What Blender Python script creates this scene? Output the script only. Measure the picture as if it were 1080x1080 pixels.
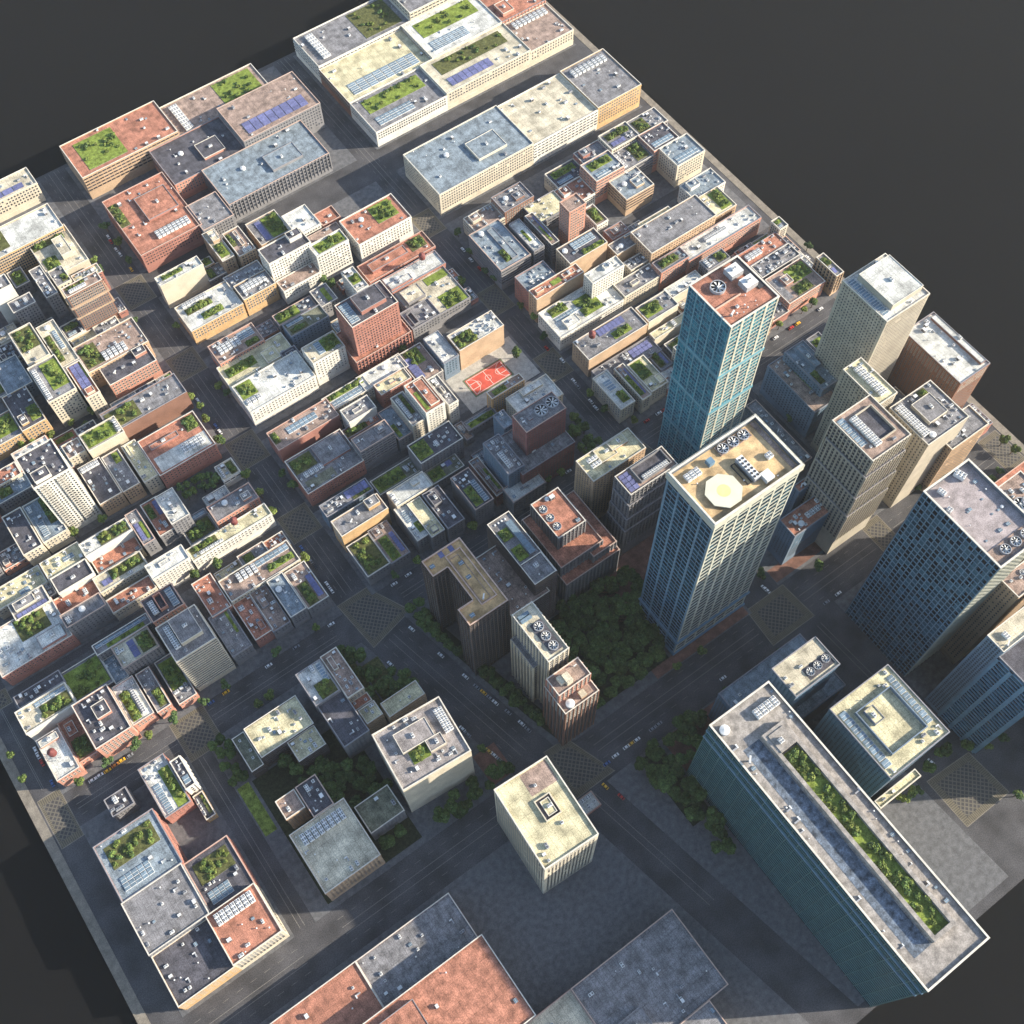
import bpy, math, random, json
from mathutils import Vector, Matrix
C = bpy.context.scene
for o in list(bpy.data.objects): bpy.data.objects.remove(o)
R0 = random.Random(7)
# ------------------------------------------------------------------ camera, sky, sun, exposure
F, PITCH, YAW, ROLL = [1212.4662615081486, 1.0988384590322362, 0.5964320964792406, -0.029549691388588126]
CAMZ = 700.0
fw = Vector((math.cos(PITCH)*math.sin(YAW), math.cos(PITCH)*math.cos(YAW), -math.sin(PITCH)))
rt = Vector((math.cos(YAW), -math.sin(YAW), 0)); up = rt.cross(fw)
c_, s_ = math.cos(ROLL), math.sin(ROLL)
r2 = c_*rt + s_*up; u2 = -s_*rt + c_*up
cam = bpy.data.cameras.new('camera'); co = bpy.data.objects.new('camera', cam); C.collection.objects.link(co)
m = Matrix((r2, u2, -fw)).transposed().to_4x4(); m.translation = Vector((0, 0, CAMZ)); co.matrix_world = m
cam.sensor_width = 36; cam.sensor_height = 36; cam.lens = F/1080*36; cam.clip_start = 1; cam.clip_end = 20000
C.camera = co
EL = math.radians(23); SAZ = (0.853, -0.522)
w = bpy.data.worlds.new('World'); C.world = w; w.use_nodes = True
nt = w.node_tree; bg = nt.nodes['Background']; sk = nt.nodes.new('ShaderNodeTexSky')
sk.sky_type = 'NISHITA'; sk.sun_disc = False; sk.sun_elevation = EL; sk.sun_rotation = math.atan2(SAZ[0], SAZ[1])
nt.links.new(sk.outputs[0], bg.inputs[0]); bg.inputs[1].default_value = 0.135
sl = bpy.data.lights.new('sun', 'SUN'); sl.energy = 5.0; sl.angle = math.radians(0.5); sl.color = (1.0, 0.90, 0.74)
so = bpy.data.objects.new('sun', sl); C.collection.objects.link(so)
sd = Vector((SAZ[0]*math.cos(EL), SAZ[1]*math.cos(EL), math.sin(EL)))
so.rotation_euler = (-sd).to_track_quat('-Z', 'Y').to_euler(); so.location = (600, -400, 500)
C.view_settings.view_transform = 'Standard'; C.view_settings.look = 'None'; C.view_settings.gamma = 1
C.view_settings.exposure = 1.1
# ------------------------------------------------------------------ materials
M = {}
def mat(name, col, rough=0.85, var=0.35, scale=0.25, detail=3, metal=0.0, rnd=0.0, fine=0.0, spec=0.3, seam=0.0):
    m = bpy.data.materials.new(name); m.use_nodes = True; n = m.node_tree; b = n.nodes['Principled BSDF']
    b.inputs['Roughness'].default_value = rough; b.inputs['Metallic'].default_value = metal
    b.inputs['Specular IOR Level'].default_value = spec
    geo = n.nodes.new('ShaderNodeNewGeometry')
    no = n.nodes.new('ShaderNodeTexNoise'); no.inputs['Scale'].default_value = scale; no.inputs['Detail'].default_value = detail
    n.links.new(geo.outputs['Position'], no.inputs['Vector'])
    ra = n.nodes.new('ShaderNodeMapRange'); ra.inputs[1].default_value = 0.3; ra.inputs[2].default_value = 0.7
    ra.inputs[3].default_value = 1-var; ra.inputs[4].default_value = 1+var
    n.links.new(no.outputs[0], ra.inputs[0]); val = ra.outputs[0]
    if fine:
        n2 = n.nodes.new('ShaderNodeTexNoise'); n2.inputs['Scale'].default_value = 1.6; n2.inputs['Detail'].default_value = 2
        n.links.new(geo.outputs['Position'], n2.inputs['Vector'])
        r2_ = n.nodes.new('ShaderNodeMapRange'); r2_.inputs[1].default_value = .35; r2_.inputs[2].default_value = .65
        r2_.inputs[3].default_value = 1-fine; r2_.inputs[4].default_value = 1+fine
        n.links.new(n2.outputs[0], r2_.inputs[0]); mu = n.nodes.new('ShaderNodeMath'); mu.operation = 'MULTIPLY'
        n.links.new(val, mu.inputs[0]); n.links.new(r2_.outputs[0], mu.inputs[1]); val = mu.outputs[0]
    if seam:
        # membrane seams every few metres, wavering a little
        sx = n.nodes.new('ShaderNodeSeparateXYZ'); n.links.new(geo.outputs['Position'], sx.inputs[0])
        for ax, per in (('X', seam), ('Y', seam*2.7)):
            wv = n.nodes.new('ShaderNodeMath'); wv.operation = 'MULTIPLY_ADD'; wv.inputs[1].default_value = .5; n.links.new(no.outputs[0], wv.inputs[0]); n.links.new(sx.outputs[ax], wv.inputs[2])
            dv = n.nodes.new('ShaderNodeMath'); dv.operation = 'DIVIDE'; dv.inputs[1].default_value = per; n.links.new(wv.outputs[0], dv.inputs[0])
            fr = n.nodes.new('ShaderNodeMath'); fr.operation = 'FRACT'; n.links.new(dv.outputs[0], fr.inputs[0])
            lt = n.nodes.new('ShaderNodeMath'); lt.operation = 'GREATER_THAN'; lt.inputs[1].default_value = .30/per; n.links.new(fr.outputs[0], lt.inputs[0])
            mr = n.nodes.new('ShaderNodeMath'); mr.operation = 'MULTIPLY_ADD'; mr.inputs[1].default_value = .26; mr.inputs[2].default_value = .74; n.links.new(lt.outputs[0], mr.inputs[0])
            mu = n.nodes.new('ShaderNodeMath'); mu.operation = 'MULTIPLY'; n.links.new(val, mu.inputs[0]); n.links.new(mr.outputs[0], mu.inputs[1]); val = mu.outputs[0]
    if rnd:
        oi = n.nodes.new('ShaderNodeObjectInfo'); r3 = n.nodes.new('ShaderNodeMapRange')
        r3.inputs[3].default_value = 1-rnd; r3.inputs[4].default_value = 1+rnd
        n.links.new(oi.outputs['Random'], r3.inputs[0]); mu = n.nodes.new('ShaderNodeMath'); mu.operation = 'MULTIPLY'
        n.links.new(val, mu.inputs[0]); n.links.new(r3.outputs[0], mu.inputs[1]); val = mu.outputs[0]
    vm = n.nodes.new('ShaderNodeVectorMath'); vm.operation = 'SCALE'; vm.inputs[0].default_value = col
    n.links.new(val, vm.inputs['Scale']); n.links.new(vm.outputs[0], b.inputs['Base Color'])
    M[name] = m; return m
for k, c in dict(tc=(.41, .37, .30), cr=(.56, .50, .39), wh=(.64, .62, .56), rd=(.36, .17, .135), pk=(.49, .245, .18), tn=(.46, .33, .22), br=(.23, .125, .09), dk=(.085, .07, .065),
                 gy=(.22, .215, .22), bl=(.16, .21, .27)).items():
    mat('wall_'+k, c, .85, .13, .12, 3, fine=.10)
mat('wall_pu', (.25, .115, .11), .85, .15, .12, 3, fine=.15); M['wall_or'] = mat('wall_or', (.52, .345, .175), .85, .15, .12, 3, fine=.12)
for k, c in dict(c=(.50, .45, .34), w=(.53, .53, .49), g=(.20, .195, .20), d=(.085, .082, .095), t=(.37, .165, .11), n=(.30, .22, .18), b=(.20, .24, .27), y=(.53, .48, .31), m=(.17, .17, .12), s=(.27, .245, .235)).items():
    mat('roof_'+k, c, .9, .42, .13 if k in 'cwy' else .2, 8, fine=.26, seam={'w': 2.9, 'c': 3.4, 'g': 2.6, 'd': 3.0}.get(k, 3.7))
mat('coping', (.62, .58, .50), .8, .15, .5); mat('coping_dark', (.27, .26, .27), .8, .15, .5); mat('coping_pink', (.50, .36, .29), .8, .15, .5)
mat('asphalt', (.072, .070, .074), .9, .38, .06, 8, fine=.3); mat('sidewalk', (.125, .125, .13), .9, .25, .3, 3, fine=.15)
mat('plaza', (.21, .185, .15), .9, .25, .2, 4, fine=.15); mat('brown_paving', (.19, .10, .075), .9, .3, .2, 4, fine=.15)
mat('line', (.19, .18, .165), .9, .35, 1.2, 4); mat('backdrop', (.009, .009, .0095), 1.0, .05, .01, spec=0.0)
mat('lawn', (.17, .22, .045), .95, .45, .35, 4, fine=.3, spec=.1); mat('soil', (.10, .105, .04), .95, .4, .5, 4, fine=.3, spec=.1)
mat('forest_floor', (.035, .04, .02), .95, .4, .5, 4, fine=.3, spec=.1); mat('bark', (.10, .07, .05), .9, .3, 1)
for i, c in enumerate([(.12, .17, .04), (.085, .135, .04), (.16, .195, .05), (.075, .125, .05)]):
    mat('leaf%d' % i, c, .75, .45, .9, 3, rnd=.3, fine=.35, spec=.15)
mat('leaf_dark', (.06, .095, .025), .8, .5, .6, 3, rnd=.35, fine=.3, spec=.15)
mat('metal_white', (.66, .67, .66), .5, .1, 1); mat('metal_grey', (.33, .34, .36), .5, .2, .8); mat('metal_dark', (.045, .045, .05), .6, .2, 1)
mat('rust_red', (.17, .05, .045), .6, .2, .8); mat('frame_pale', (.50, .47, .41), .7, .1, 1)
mat('solar', (.13, .14, .27), .35, .25, .8, rnd=.2); mat('skylight', (.16, .22, .27), .3, .25, .8, rnd=.2)
mat('glass', (.03, .036, .048), .3, .5, .6, rnd=.5, spec=.35); mat('court_red', (.52, .09, .06), .8, .15, .3); mat('court_green', (.12, .15, .09), .9, .2, .3)
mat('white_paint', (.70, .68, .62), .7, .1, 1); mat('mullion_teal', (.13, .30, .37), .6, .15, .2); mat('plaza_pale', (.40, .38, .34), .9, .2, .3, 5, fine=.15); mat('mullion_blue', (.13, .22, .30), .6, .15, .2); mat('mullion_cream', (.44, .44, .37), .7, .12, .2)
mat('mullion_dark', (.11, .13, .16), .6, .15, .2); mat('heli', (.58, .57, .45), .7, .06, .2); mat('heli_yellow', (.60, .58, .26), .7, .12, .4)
mat('t9_green', (.09, .17, .17), .5, .2, .2); mat('tyre', (.02, .02, .02), .9, .1, 1); mat('cabin', (.02, .022, .028), .15, .1, 1)
for k, c in dict(w=(.75, .75, .74), r=(.45, .03, .02), g=(.22, .23, .25), b=(.06, .12, .30), y=(.75, .42, .03), d=(.03, .03, .035), o=(.6, .22, .05)).items():
    mat('paint_'+k, c, .3, .03, 1, spec=.5)
def glass_cells(name, ca, cb, cell, rough=.15):
    m = bpy.data.materials.new(name); m.use_nodes = True; n = m.node_tree; b = n.nodes['Principled BSDF']
    b.inputs['Roughness'].default_value = rough; b.inputs['Specular IOR Level'].default_value = .3
    geo = n.nodes.new('ShaderNodeNewGeometry'); v = n.nodes.new('ShaderNodeVectorMath'); v.operation = 'DIVIDE'; v.inputs[1].default_value = cell
    n.links.new(geo.outputs['Position'], v.inputs[0]); fl = n.nodes.new('ShaderNodeVectorMath'); fl.operation = 'FLOOR'
    n.links.new(v.outputs[0], fl.inputs[0]); wn = n.nodes.new('ShaderNodeTexWhiteNoise'); wn.noise_dimensions = '3D'
    n.links.new(fl.outputs[0], wn.inputs['Vector']); cr = n.nodes.new('ShaderNodeValToRGB')
    cr.color_ramp.elements[0].color = (*ca, 1); cr.color_ramp.elements[0].position = .3; cr.color_ramp.elements[1].color = (*cb, 1)
    n.links.new(wn.outputs[0], cr.inputs[0]); n.links.new(cr.outputs[0], b.inputs['Base Color']); M[name] = m
glass_cells('glass_t1', (.02, .09, .14), (.05, .26, .33), (1.9, 1.9, 3.7)); glass_cells('glass_t2', (.010, .024, .038), (.03, .085, .12), (3, 3, 4.4))
glass_cells('glass_t3', (.006, .010, .016), (.06, .13, .18), (3.3, 3.3, 4.4)); glass_cells('glass_t9', (.02, .06, .07), (.035, .10, .11), (3, 3, 4))
def lattice(name, ca, cb, scale, ang, w_=.3):
    m = bpy.data.materials.new(name); m.use_nodes = True; n = m.node_tree; b = n.nodes['Principled BSDF']; b.inputs['Roughness'].default_value = .9
    tc = n.nodes.new('ShaderNodeTexCoord'); mp = n.nodes.new('ShaderNodeMapping'); mp.inputs['Rotation'].default_value = (0, 0, ang)
    n.links.new(tc.outputs['Object'], mp.inputs['Vector']); se = n.nodes.new('ShaderNodeSeparateXYZ'); n.links.new(mp.outputs[0], se.inputs[0])
    outs = []
    for ax in ('X', 'Y') if w_ > 0 else ('X',):
        a = n.nodes.new('ShaderNodeMath'); a.operation = 'MULTIPLY'; a.inputs[1].default_value = scale; n.links.new(se.outputs[ax], a.inputs[0])
        f = n.nodes.new('ShaderNodeMath'); f.operation = 'FRACT'; n.links.new(a.outputs[0], f.inputs[0])
        l = n.nodes.new('ShaderNodeMath'); l.operation = 'LESS_THAN'; l.inputs[1].default_value = abs(w_); n.links.new(f.outputs[0], l.inputs[0]); outs.append(l.outputs[0])
    if len(outs) == 2:
        mx = n.nodes.new('ShaderNodeMath'); mx.operation = 'MAXIMUM'; n.links.new(outs[0], mx.inputs[0]); n.links.new(outs[1], mx.inputs[1]); o = mx.outputs[0]
    else: o = outs[0]
    no = n.nodes.new('ShaderNodeTexNoise'); no.inputs['Scale'].default_value = .3; no.inputs['Detail'].default_value = 5; n.links.new(tc.outputs['Object'], no.inputs['Vector'])
    mi = n.nodes.new('ShaderNodeMix'); mi.data_type = 'RGBA'; mi.inputs['A'].default_value = (*ca, 1); mi.inputs['B'].default_value = (*cb, 1); n.links.new(o, mi.inputs['Factor'])
    m2 = n.nodes.new('ShaderNodeMix'); m2.data_type = 'RGBA'; m2.blend_type = 'MULTIPLY'; m2.inputs['Factor'].default_value = .6
    n.links.new(mi.outputs['Result'], m2.inputs['A']); n.links.new(no.outputs[0], m2.inputs['B']); n.links.new(m2.outputs['Result'], b.inputs['Base Color']); M[name] = m
lattice('cobble', (.075, .07, .07), (.19, .17, .135), .42, math.radians(45), .3)
lattice('crosswalk_x', (.12, .105, .08), (.22, .19, .13), .8, 0, -.5); lattice('crosswalk_y', (.12, .105, .08), (.22, .19, .13), .8, math.radians(90), -.5)
# ------------------------------------------------------------------ mesh helpers
class MB:
    def __init__(s): s.v = []; s.f = []; s.m = []; s.mats = []
    def mi(s, name):
        if name not in s.mats: s.mats.append(name)
        return s.mats.index(name)
    def quad(s, a, b, c, d, m):
        i = len(s.v); s.v += [a, b, c, d]; s.f.append((i, i+1, i+2, i+3)); s.m.append(s.mi(m))
    def box(s, x0, y0, z0, x1, y1, z1, m, top=None, T=None):
        P = [(x0, y0, z0), (x1, y0, z0), (x1, y1, z0), (x0, y1, z0), (x0, y0, z1), (x1, y0, z1), (x1, y1, z1), (x0, y1, z1)]
        if T: P = [T(p) for p in P]
        i = len(s.v); s.v += P; k = s.mi(m)
        for f in ((0, 1, 5, 4), (1, 2, 6, 5), (2, 3, 7, 6), (3, 0, 4, 7), (3, 2, 1, 0)): s.f.append(tuple(i+j for j in f)); s.m.append(k)
        s.f.append((i+4, i+5, i+6, i+7)); s.m.append(s.mi(top) if top else k)
    def prism(s, pts, z0, z1, m, top=None, bottom=False):
        n = len(pts); i = len(s.v); s.v += [(x, y, z0) for x, y in pts]+[(x, y, z1) for x, y in pts]; k = s.mi(m)
        for j in range(n): s.f.append((i+j, i+(j+1) % n, i+n+(j+1) % n, i+n+j)); s.m.append(k)
        if top is not False: s.f.append(tuple(i+n+j for j in range(n))); s.m.append(s.mi(top or m))
        if bottom: s.f.append(tuple(i+j for j in reversed(range(n)))); s.m.append(k)
    def cyl(s, cx, cy, z0, z1, r0, r1, m, n=12, cap=True, top=None):
        i = len(s.v); k = s.mi(m)
        for z, r in ((z0, r0), (z1, r1)): s.v += [(cx+r*math.cos(2*math.pi*j/n), cy+r*math.sin(2*math.pi*j/n), z) for j in range(n)]
        for j in range(n): s.f.append((i+j, i+(j+1) % n, i+n+(j+1) % n, i+n+j)); s.m.append(k)
        if cap: s.f.append(tuple(i+n+j for j in range(n))); s.m.append(s.mi(top) if top else k)
    def ring(s, x0, y0, x1, y1, t, z0, z1, m):
        k = s.mi(m); i = len(s.v); O = [(x0, y0), (x1, y0), (x1, y1), (x0, y1)]; I = [(x0+t, y0+t), (x1-t, y0+t), (x1-t, y1-t), (x0+t, y1-t)]
        s.v += [(*p, z0) for p in O]+[(*p, z1) for p in O]+[(*p, z0) for p in I]+[(*p, z1) for p in I]
        for j in range(4):
            q = (j+1) % 4
            for f in ((i+j, i+q, i+4+q, i+4+j), (i+4+j, i+4+q, i+12+q, i+12+j), (i+8+q, i+8+j, i+12+j, i+12+q), (i+q, i+j, i+8+j, i+8+q)): s.f.append(f); s.m.append(k)
    def mesh(s, name):
        me = bpy.data.meshes.new(name); me.from_pydata(s.v, [], s.f)
        for n in s.mats: me.materials.append(M[n])
        me.polygons.foreach_set('material_index', s.m); me.update(); return me
    def build(s, name, parent=None):
        return link(name, s.mesh(name), parent) if s.f else None
def link(name, data, parent=None, loc=None, rz=0, sc=None):
    o = bpy.data.objects.new(name, data); C.collection.objects.link(o)
    if parent: o.parent = parent
    if loc: o.location = loc
    if rz: o.rotation_euler = (0, 0, rz)
    if sc: o.scale = sc if isinstance(sc, tuple) else (sc, sc, sc)
    return o
def empty(name, loc, label, cat, group=None, rz=0):
    o = link(name, None, None, loc, rz); o.empty_display_size = 1; o['label'] = label; o['category'] = cat
    if group: o['group'] = group
    return o
def struct(mb, name):
    o = mb.build(name); o['kind'] = 'structure'; return o
# ------------------------------------------------------------------ prototypes
def leafball(seed, n, size, mats, squash=.85, lobes=6):
    r = random.Random(seed); b = MB()
    L = [(r.uniform(-.5, .5), r.uniform(-.5, .5), r.uniform(-.35, .4), r.uniform(.35, .58)) for _ in range(lobes)]
    for _ in range(n):
        x, y, z, q = r.choice(L); d = Vector((r.gauss(0, 1), r.gauss(0, 1), r.gauss(0, 1))).normalized(); k = q*(r.random()**.25)
        p = Vector((x, y, z))+d*k; p.z *= squash
        nrm = (d+Vector((r.uniform(-.8, .8), r.uniform(-.8, .8), r.uniform(-.3, 1.0)))).normalized()
        t = nrm.cross(Vector((r.uniform(-1, 1), r.uniform(-1, 1), .3))).normalized(); u = nrm.cross(t); s = size*r.uniform(.6, 1.3)
        b.quad(tuple(p-t*s-u*s*.7), tuple(p+t*s-u*s*.7), tuple(p+t*s*.8+u*s*.7), tuple(p-t*s*.8+u*s*.7), r.choice(mats))
    return b.mesh('foliage')
CROWN = [leafball(10+i, 950, .105, ms) for i, ms in enumerate([['leaf0', 'leaf1', 'leaf2'], ['leaf1', 'leaf3'], ['leaf2', 'leaf0'], ['leaf3', 'leaf0', 'leaf1']])]
DARK = [leafball(30+i, 1100, .145, ['leaf_dark', 'leaf_dark', 'leaf1']) for i in range(3)]
SHRUB = [leafball(50+i, 190, .20, ms, .7, 4) for i, ms in enumerate([['leaf0', 'leaf2'], ['leaf1', 'leaf0'], ['leaf2'], ['leaf3', 'leaf0']])]
b = MB(); b.cyl(0, 0, 0, 4.5, .3, .18, 'bark', 7, False); 
for a in range(4):
    q = a*1.6; x, y = math.cos(q), math.sin(q)
    i = len(b.v); b.v += [(x*.1, y*.1, 3.6), (-y*.1, x*.1, 3.6), (-x*.05, -y*.05, 3.7), (x*1.7, y*1.7, 6.2)]
    b.f += [(i, i+1, i+3), (i+1, i+2, i+3), (i+2, i, i+3)]; b.m += [b.mi('bark')]*3
TRUNK = b.mesh('trunk')
def proto_ac(nx, ny, w_, d_, h_, body='metal_white'):
    b = MB(); b.box(-w_/2, -d_/2, .25, w_/2, d_/2, h_, body); b.box(-w_/2+.1, -d_/2+.1, 0, w_/2-.1, d_/2-.1, .25, 'metal_dark')
    for i in range(nx):
        for j in range(ny):
            x = -w_/2+(i+.5)*w_/nx; y = -d_/2+(j+.5)*d_/ny; r = min(w_/nx, d_/ny)*.36
            b.cyl(x, y, h_, h_+.18, r, r, 'metal_grey', 10, True, 'metal_dark'); b.box(x-r, y-.08, h_+.181, x+r, y+.08, h_+.22, body)
    return b.mesh('air_conditioner')
AC1 = proto_ac(1, 1, 1.6, 1.6, 1.3); AC2 = proto_ac(2, 1, 3, 1.7, 1.5); AC3 = proto_ac(2, 3, 2.6, 4.4, 2.2); ACS = [AC1, AC2, proto_ac(1, 2, 1.7, 3, 1.8, 'metal_grey')]
AC4 = proto_ac(2, 2, 2.8, 2.8, 1.9)
def pv():
    b = MB(); b.cyl(0, 0, 0, 1.2, .25, .25, 'metal_grey', 8); b.cyl(0, 0, 1.2, 1.5, .5, .3, 'metal_white', 8); return b.mesh('vent_pipe')
VENT = pv()
b = MB(); b.box(-1.6, -.35, .3, 1.6, .35, 1.0, 'metal_grey'); b.box(1.0, -.36, .3, 1.7, 1.6, 1.1, 'metal_white'); b.box(-1.3, -.2, 0, -1.1, .2, .3, 'metal_dark'); b.box(.4, -.2, 0, .6, .2, .3, 'metal_dark'); DUCT = b.mesh('duct')
b = MB(); b.box(-1.1, -.9, 0, 1.1, .9, .7, 'metal_grey', 'skylight'); b.box(-1.2, -.05, .7, 1.2, .05, .8, 'metal_white'); HATCH = b.mesh('roof_hatch')
b = MB(); b.box(-1.3, -1, 0, 1.3, 1, 2.2, 'roof_g', 'metal_white'); b.box(-.4, -1.05, .1, .4, -1.0, 1.9, 'metal_dark'); SHED = b.mesh('stair_hut')
b = MB(); b.cyl(0, 0, .3, 1.5, 1.9, 1.9, 'metal_white', 20, False); b.cyl(0, 0, 1.5, 2.0, 1.9, .3, 'metal_white', 20); b.box(-1.2, -1.2, 0, 1.2, 1.2, .3, 'metal_dark'); TANK = b.mesh('round_tank')
b = MB(); b.cyl(0, 0, 0, 1.8, .35, .3, 'metal_white', 8); b.box(-1.4, -.3, 1.8, 1.4, .3, 2.4, 'metal_white'); b.box(-1.5, -.4, 1.6, -1.2, .4, 2.6, 'metal_grey'); PIPE = b.mesh('pipe_stack')
b = MB()
for k in range(16):
    a0, a1 = 2*math.pi*k/16, 2*math.pi*(k+1)/16
    P = lambda r, a, z: (r*math.cos(a), r*math.sin(a), z)
    b.quad(P(1, a0, 0), P(1, a1, 0), P(1, a1, .45), P(1, a0, .45), 'metal_grey'); b.quad(P(1, a0, .45), P(1, a1, .45), P(.88, a1, .45), P(.88, a0, .45), 'metal_grey'); b.quad(P(.88, a1, .02), P(.88, a0, .02), P(.88, a0, .45), P(.88, a1, .45), 'metal_dark')
b.cyl(0, 0, .0, .05, .88, .88, 'metal_dark', 16); FANR = b.mesh('fan_housing')
b = MB()
for k in range(8):
    a0 = 2*math.pi*k/8; a1 = a0+.36; P = lambda r, a, z: (r*math.cos(a), r*math.sin(a), z)
    b.quad(P(.14, a0, .24), P(.84, a0, .24), P(.84, a1, .36), P(.14, a1, .36), 'metal_white')
b.cyl(0, 0, .1, .42, .16, .13, 'metal_white', 10); FANB = b.mesh('fan_blades')
b = MB(); b.quad((-1, -.8, .35), (1, -.8, .35), (1, .8, .95), (-1, .8, .95), 'solar'); b.quad((-1, .8, .9), (1, .8, .9), (1, -.8, .3), (-1, -.8, .3), 'metal_grey'); b.box(-.9, .55, 0, -.8, .65, .85, 'metal_grey'); b.box(.8, .55, 0, .9, .65, .85, 'metal_grey'); SOL = b.mesh('solar_panel')
b = MB(); b.box(-1, -.8, 0, 1, .8, .5, 'metal_white'); b.quad((-.92, -.72, .54), (.92, -.72, .54), (.92, .72, .75), (-.92, .72, .75), 'skylight'); b.box(-.92, -.04, .5, .92, .04, .78, 'metal_white'); SKY = b.mesh('skylight')
def proto_tower(m):
    b = MB()
    for sx in (-1, 1):
        for sy in (-1, 1): b.box(sx*1.3-.12, sy*1.3-.12, 0, sx*1.3+.12, sy*1.3+.12, 6, 'metal_grey')
    for z in (2, 4): b.ring(-1.4, -1.4, 1.4, 1.4, .12, z, z+.2, 'metal_grey')
    leg = b.mesh('tower_frame'); b = MB(); b.cyl(0, 0, 6, 8.8, 1.9, 1.9, m, 16, False); b.cyl(0, 0, 8.8, 10, 2.05, .1, m, 16); b.cyl(0, 0, 5.6, 6, .4, 1.9, m, 16, False); return leg, b.mesh('tank')
WT = proto_tower('rust_red')
WINC = {}
def win_mesh(ww, wh, frame, gl='glass'):
    k = (round(ww, 1), round(wh, 1), frame, gl)
    if k not in WINC:
        b = MB(); ww, wh = k[0]/2, k[1]/2
        b.quad((-ww, -.03, -wh), (ww, -.03, -wh), (ww, -.03, wh), (-ww, -.03, wh), gl)
        t = .14
        b.box(-ww-t, -.14, wh, ww+t, 0, wh+t, frame); b.box(-ww-t, -.24, -wh-t, ww+t, 0, -wh, frame)
        b.box(-ww-t, -.14, -wh, -ww, 0, wh, frame); b.box(ww, -.14, -wh, ww+t, 0, wh, frame)
        WINC[k] = b.mesh('window')
    return WINC[k]
# ------------------------------------------------------------------ building kit
NOBJ = [0]
def faces(x0, y0, x1, y1):
    # (origin, direction, outward normal, length, rotation)
    return [((x0, y0), (1, 0), (0, -1), x1-x0, 0.0), ((x1, y0), (0, 1), (1, 0), y1-y0, math.pi/2), ((x1, y1), (-1, 0), (0, 1), x1-x0, math.pi), ((x0, y1), (0, -1), (-1, 0), y1-y0, -math.pi/2)]
STY = {'win': (2.4, 2.9, 1.05, 1.45), 'grid': (2.0, 2.6, 1.2, 1.6), 'band': (3.4, 3.0, 2.9, 1.2), 'rib': (2.8, 3.3, 1.45, 2.4), 'balcony': (2.5, 2.8, 1.2, 1.5), 'blank': (3, 3.2, 1.0, 1.4)}
FR = {'pu': 'wall_rd', 'tc': 'wall_tc', 'cr': 'frame_pale', 'wh': 'wall_wh', 'rd': 'wall_pk', 'pk': 'frame_pale', 'tn': 'wall_tn', 'br': 'frame_pale', 'dk': 'wall_dk', 'gy': 'wall_gy', 'bl': 'mullion_blue', 'or': 'frame_pale'}
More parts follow.
